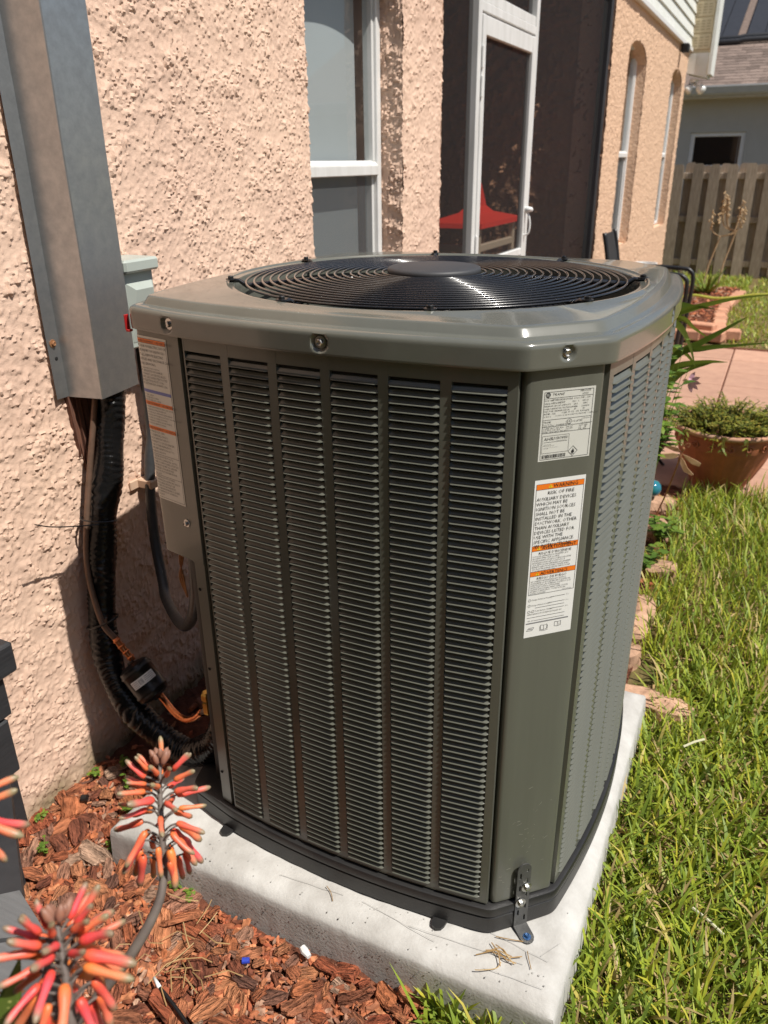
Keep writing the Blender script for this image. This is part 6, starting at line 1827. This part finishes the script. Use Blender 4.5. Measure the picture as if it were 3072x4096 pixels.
o = MB().lathe([(.09, 0), (.105, .16), (.112, .18), (.10, .18), (.09, .05)], (-1.13, 8.0, .36), 20).build('white_pot', m_white, None, smooth=True, sharp=40); tag(o, 'white pot on a stand by the far flower bed', 'pot')
o['label'] = 'small white pot standing by the far pink wall'
sdm = MB(); sdm.bbox(-1.22, -1.05, 7.92, 8.08, -.05, .358, .01); o = sdm.build('plinth', m_brick); tag(o, 'short brick plinth carrying the small white pot', 'plinth')

# ================================================================== HEDGE BEHIND THE CAMERA (unseen, mirrored in the paint; raised to block sky light)
hg = empty('hedge', (1.2, -2.6, 0), 'unseen green hedge behind the camera, raised to block sky light', 'hedge')
gq = np.random.default_rng(99); n = 34000
hx = gq.uniform(-1.3, 4.6, n); hz = gq.uniform(0, 4.6, n)+.25*np.sin(hx*3.1)*gq.random(n); hy = -2.6+gq.uniform(-.4, .4, n)*np.sqrt(np.clip(1.1-(hz/4.9)**3, .05, 1))
V = np.zeros((n, 4, 3)); a = gq.uniform(0, 6.28, n); e_ = gq.uniform(-.6, 1.0, n); L = gq.uniform(.05, .10, n); W = L*.5
dx, dy, dz = np.cos(a)*np.cos(e_), np.sin(a)*np.cos(e_), np.sin(e_); sx, sy = -np.sin(a), np.cos(a)
for q, (u, w2) in enumerate(((-1, 0), (0, -1), (1, 0), (0, 1))):
    V[:, q, 0] = hx+dx*L*u+sx*W*w2; V[:, q, 1] = hy+dy*L*u+sy*W*w2; V[:, q, 2] = hz+dz*L*u
mkobj('foliage', mkmesh('foliage', V.reshape(-1, 3), np.arange(n*4).reshape(-1, 4), m_leaf_hedge), hg)
sh_ = empty('wall_shrub', (-1.0, -1.1, 0), 'dark green shrub growing against the stucco wall near the bench', 'shrub')
n = 14000
hx = -1.05+gq.uniform(-.27, .27, n); hy = gq.uniform(-2.3, .10, n); hz = gq.uniform(.05, 2.3, n)+.1*np.sin(hy*4)
V = np.zeros((n, 4, 3)); a = gq.uniform(0, 6.28, n); e_ = gq.uniform(-.6, 1.0, n); L = gq.uniform(.03, .06, n); W = L*.45
dx, dy, dz = np.cos(a)*np.cos(e_), np.sin(a)*np.cos(e_), np.sin(e_); sx, sy = -np.sin(a), np.cos(a)
for q, (u, w2) in enumerate(((-1, 0), (0, -1), (1, 0), (0, 1))):
    V[:, q, 0] = hx+dx*L*u+sx*W*w2; V[:, q, 1] = hy+dy*L*u+sy*W*w2; V[:, q, 2] = hz+dz*L*u
mkobj('foliage', mkmesh('foliage', V.reshape(-1, 3), np.arange(n*4).reshape(-1, 4), m_leaf_hedge), sh_)
b = MB()
for k in range(6): b.tube([(-1.05, -2.1+k*.4, 0), (-1.05+random.uniform(-.1, .1), -2.1+k*.4, 1.9)], [.025, .01], 6)
b.build('branch', m_wood_old, sh_)
b = MB()
for k in range(14): b.tube([(-1.1+k*.42, -2.6, 0), (-1.1+k*.42+random.uniform(-.1, .1), -2.6, 4.0)], [.035, .01], 6)
b.build('branch', m_wood_old, hg)

# ================================================================== BLACK PLANK BENCH (left edge)
be = empty('plank_bench', (-1.15, .6, 0), 'black wood-grain plastic bench standing against the pink wall', 'bench')
for k in range(3):
    b = MB(); z0_ = .14+k*.135
    b.bbox(-1.285, -1.250, -.1, .832-.012*(2-k), z0_, z0_+.131, .004); b.build('back_plank', m_plank, be)
b = MB(); b.bbox(-1.300, -1.235, -.1, .858, .505, .575, .006); b.build('top_cap', m_plank, be)
b = MB(); b.hexa([(-1.22, .70, .31), (-1.18, .745, .31), (-.868, .512, .315), (-.90, .47, .315), (-1.22, .70, .345), (-1.18, .745, .345), (-.868, .512, .349), (-.90, .47, .349)]); b.build('side_rail', m_plank, be)
b = MB(); b.hexa([(-1.12, .30, .352), (-.80, .30, .352), (-.785, .462, .352), (-.815, .508, .352), (-1.12, .30, .378), (-.80, .30, .378), (-.785, .462, .378), (-.815, .508, .378)]); b.build('seat_plank', m_plank_top, be)
b = MB(); b.hexa([(-1.16, .34, .352), (-1.125, .31, .352), (-.822, .513, .352), (-.92, .55, .352), (-1.16, .34, .377), (-1.125, .31, .377), (-.822, .513, .377), (-.92, .55, .377)]); b.build('seat_plank', m_plank_top, be)
b = MB(); b.hexa([(-.895, .50, .0), (-.845, .50, .0), (-.845, .55, .0), (-.895, .55, .0), (-.885, .475, .35), (-.835, .475, .35), (-.835, .515, .35), (-.885, .515, .35)]); b.build('leg', m_plank, be)
b = MB(); b.hexa([(-1.275, .70, .0), (-1.225, .70, .0), (-1.225, .75, .0), (-1.275, .75, .0), (-1.249, .70, .5), (-1.215, .70, .5), (-1.215, .75, .5), (-1.249, .75, .5)]); b.build('leg', m_plank, be)

# ================================================================== ALOE FLOWERS IN THE FOREGROUND
def floret_mesh(k):
    r_ = random.Random(300+k); L = .034; n = 10; v = []; f = []
    bend = r_.uniform(-.007, .007)
    k_ = r_.uniform(.72, .98); prof = [(z_, q_*k_) for z_, q_ in ((0, .0014), (.0012, .0034), (.005, .0043), (.010, .0040), (.015, .0033), (.020, .0032), (.026, .0036), (.030, .0034), (.0328, .0022), (.034, .0006))]
    for z, rr in prof:
        for q in range(n):
            a = 2*PI*q/n; rq = rr*(1+.05*math.cos(3*a))
            v.append((rq*math.cos(a)+bend*(z/L)**2, rq*math.sin(a), z))
    for i in range(len(prof)-1):
        for q in range(n): f.append((i*n+q, i*n+(q+1) % n, (i+1)*n+(q+1) % n, (i+1)*n+q))
    return mkmesh('floret', v, f, m_floret, smooth=True)
fl_me = [floret_mesh(k) for k in range(9)]
bud_b = MB(); bud_b.lathe([(.0008, 0), (.0024, .003), (.0030, .007), (.0022, .011), (.0005, .0135)], (0, 0, 0), 9)
bud_me = mkmesh('bud', bud_b.v, bud_b.f, m_bud, smooth=True)
def aloe_flower(axis, stem, label, seed, n=58, size=1.0):
    """axis: top -> bottom points of the flower head; stem continues to the ground"""
    r_ = random.Random(seed)
    A = [Vector(p) for p in axis]
    t = empty('aloe_flower', stem[-1], label, 'flower')
    path = smooth_path(A+[Vector(p) for p in stem], 6)
    rad = [.0018+.0036*min(1, k/(len(path)*.5)) for k in range(len(path))]
    b = MB(); b.tube(path, rad, 8); b.build('stem', m_stem, t, smooth=True)
    ax = smooth_path(A, 10); m = len(ax)
    gold = 2.39996
    for k in range(n):
        q = k/(n-1)
        p = ax[int(q*(m-1))]
        up_ = (ax[0]-ax[-1]).normalized()
        s1 = up_.cross(Vector((0, 1, 0))).normalized(); s2 = up_.cross(s1)
        a = k*gold+r_.uniform(-.3, .3)
        rad_ = s1*math.cos(a)+s2*math.sin(a)
        if q < .16:      # tight young buds at the tip
            d = (up_*.9+rad_*.55).normalized(); L = .004+q*.03
            pe = p+d*L
            o = mkobj('bud', bud_me, t, pe); o.rotation_mode = 'QUATERNION'; o.rotation_quaternion = d.to_track_quat('Z', 'Y'); sc_ = size*(.85+.3*r_.random()+1.4*q); o.scale = (sc_, sc_, sc_)
            continue
        # elevation: upward near the top, level in the middle, hanging at the bottom
        el_ = 1.05-2.75*((q-.16)/.84)**1.05 + r_.uniform(-.25, .25)
        el_ = max(el_, -1.5)
        ped = (.013+.013*q)
        d0 = (up_*.55+rad_).normalized()
        pe = p+d0*ped*size
        d = (rad_*math.cos(el_)+Vector((0, 0, 1))*math.sin(el_)).normalized()
        b = MB(); mid = p+d0*ped*.6*size+Vector((0, 0, .002)); b.tube(smooth_path([p, mid, pe+d*.002], 3), .0011, 5); 
        fo = mkobj('floret', fl_me[r_.randrange(9)], t, pe); fo.rotation_mode = 'QUATERNION'; fo.rotation_quaternion = d.to_track_quat('Z', 'Y')
        sc_ = size*(.72+.36*min(1, q*1.5))*r_.uniform(.80, 1.18); fo.scale = (sc_*1.0, sc_*1.0, sc_)
        pm = mkmesh('pedicel', [Vector(v_)-Vector(pe) for v_ in b.v], b.f, m_stem); pd_ = bpy.data.objects.new('pedicel', pm); col.objects.link(pd_); pd_.location = pe; attach(pd_, t)
    return t
aloe_flower([(-.500, .480, .852), (-.490, .464, .832), (-.476, .444, .796), (-.463, .425, .762)], [(-.460, .403, .735), (-.475, .368, .694), (-.512, .324, .635), (-.543, .292, .58), (-.60, .22, .3), (-.62, .20, 0)], 'coral aloe flower spike standing in front of the slab and hose', 21)
aloe_flower([(-.413, .268, .898), (-.404, .260, .885), (-.392, .250, .866), (-.378, .236, .838)], [(-.374, .234, .820), (-.390, .234, .764), (-.45, .22, .55), (-.55, .20, .25), (-.60, .18, 0)], 'coral aloe flower spike rising over the bench seat', 22)
aloe_flower([(-.515, .276, .985), (-.507, .268, .972), (-.498, .260, .957), (-.488, .248, .936)], [(-.484, .242, .91), (-.52, .22, .6), (-.60, .20, .2), (-.62, .18, 0)], 'coral aloe flower spike in front of the black bench back', 23, n=40)
# spotted leaf of the same plant
al = empty('aloe_leaf_rosette', (-.55, .22, 0), 'spotted green toothed aloe leaves at the corner by the bench', 'plant')
def aloe_leaf(pts, w_):
    P = smooth_path(pts, 8); b = MB(); v = []; m = len(P); sp2 = MB()
    for k, p in enumerate(P):
        d = (P[min(k+1, m-1)]-P[max(k-1, 0)]).normalized(); s = d.cross(Vector((.7, -.7, .1))).normalized(); n_ = s.cross(d)
        ww = w_*(1-(k/(m-1))**1.6)*.5+.0008
        for (a, h) in ((-1, .0), (-.5, -.12), (0, -.16), (.5, -.12), (1, 0), (.5, -.42), (-.5, -.42)):
            v.append(p+s*ww*a+n_*ww*h)
        if k % 2 == 0 and k < m-3:
            for sg in (-1, 1):
                q = p+s*ww*sg; sp2.add([q-d*.002, q+d*.002, q+s*sg*.0035+d*.0015], [(0, 1, 2)])
    f = []
    for k in range(m-1):
        for q in range(7): f.append((7*k+q, 7*k+(q+1) % 7, 7*k+7+(q+1) % 7, 7*k+7+q))
    b.add(v, f); o = b.build('leaf', m_aloe, al, smooth=True); attach(sp2.build('tooth', m_rust), o)
m_aloe, n_, l_, b_ = nt('aloe_skin')
tc = n_.new('ShaderNodeTexCoord'); vo = n_.new('ShaderNodeTexVoronoi'); vo.inputs['Scale'].default_value = 130; l_.new(tc.outputs['Object'], vo.inputs['Vector'])
rp = n_.new('ShaderNodeValToRGB'); rp.color_ramp.elements[0].position = .18; rp.color_ramp.elements[0].color = (.42, .45, .14, 1); rp.color_ramp.elements[1].position = .30; rp.color_ramp.elements[1].color = (.11, .17, .03, 1)
l_.new(vo.outputs['Distance'], rp.inputs[0]); l_.new(rp.outputs[0], b_.inputs['Base Color']); b_.inputs['Roughness'].default_value = .4
aloe_leaf([(-.56, .20, .40), (-.525, .215, .60), (-.495, .235, .72), (-.475, .249, .79), (-.463, .262, .838)], .050)
aloe_leaf([(-.58, .20, .30), (-.62, .22, .5), (-.66, .26, .66), (-.72, .30, .72)], .05)
aloe_leaf([(-.56, .18, .30), (-.50, .12, .5), (-.42, .08, .62)], .05)
print('objects', len(bpy.data.objects), 'tris', sum(len(p.vertices)-2 for me in bpy.data.meshes for p in me.polygons) if False else '')
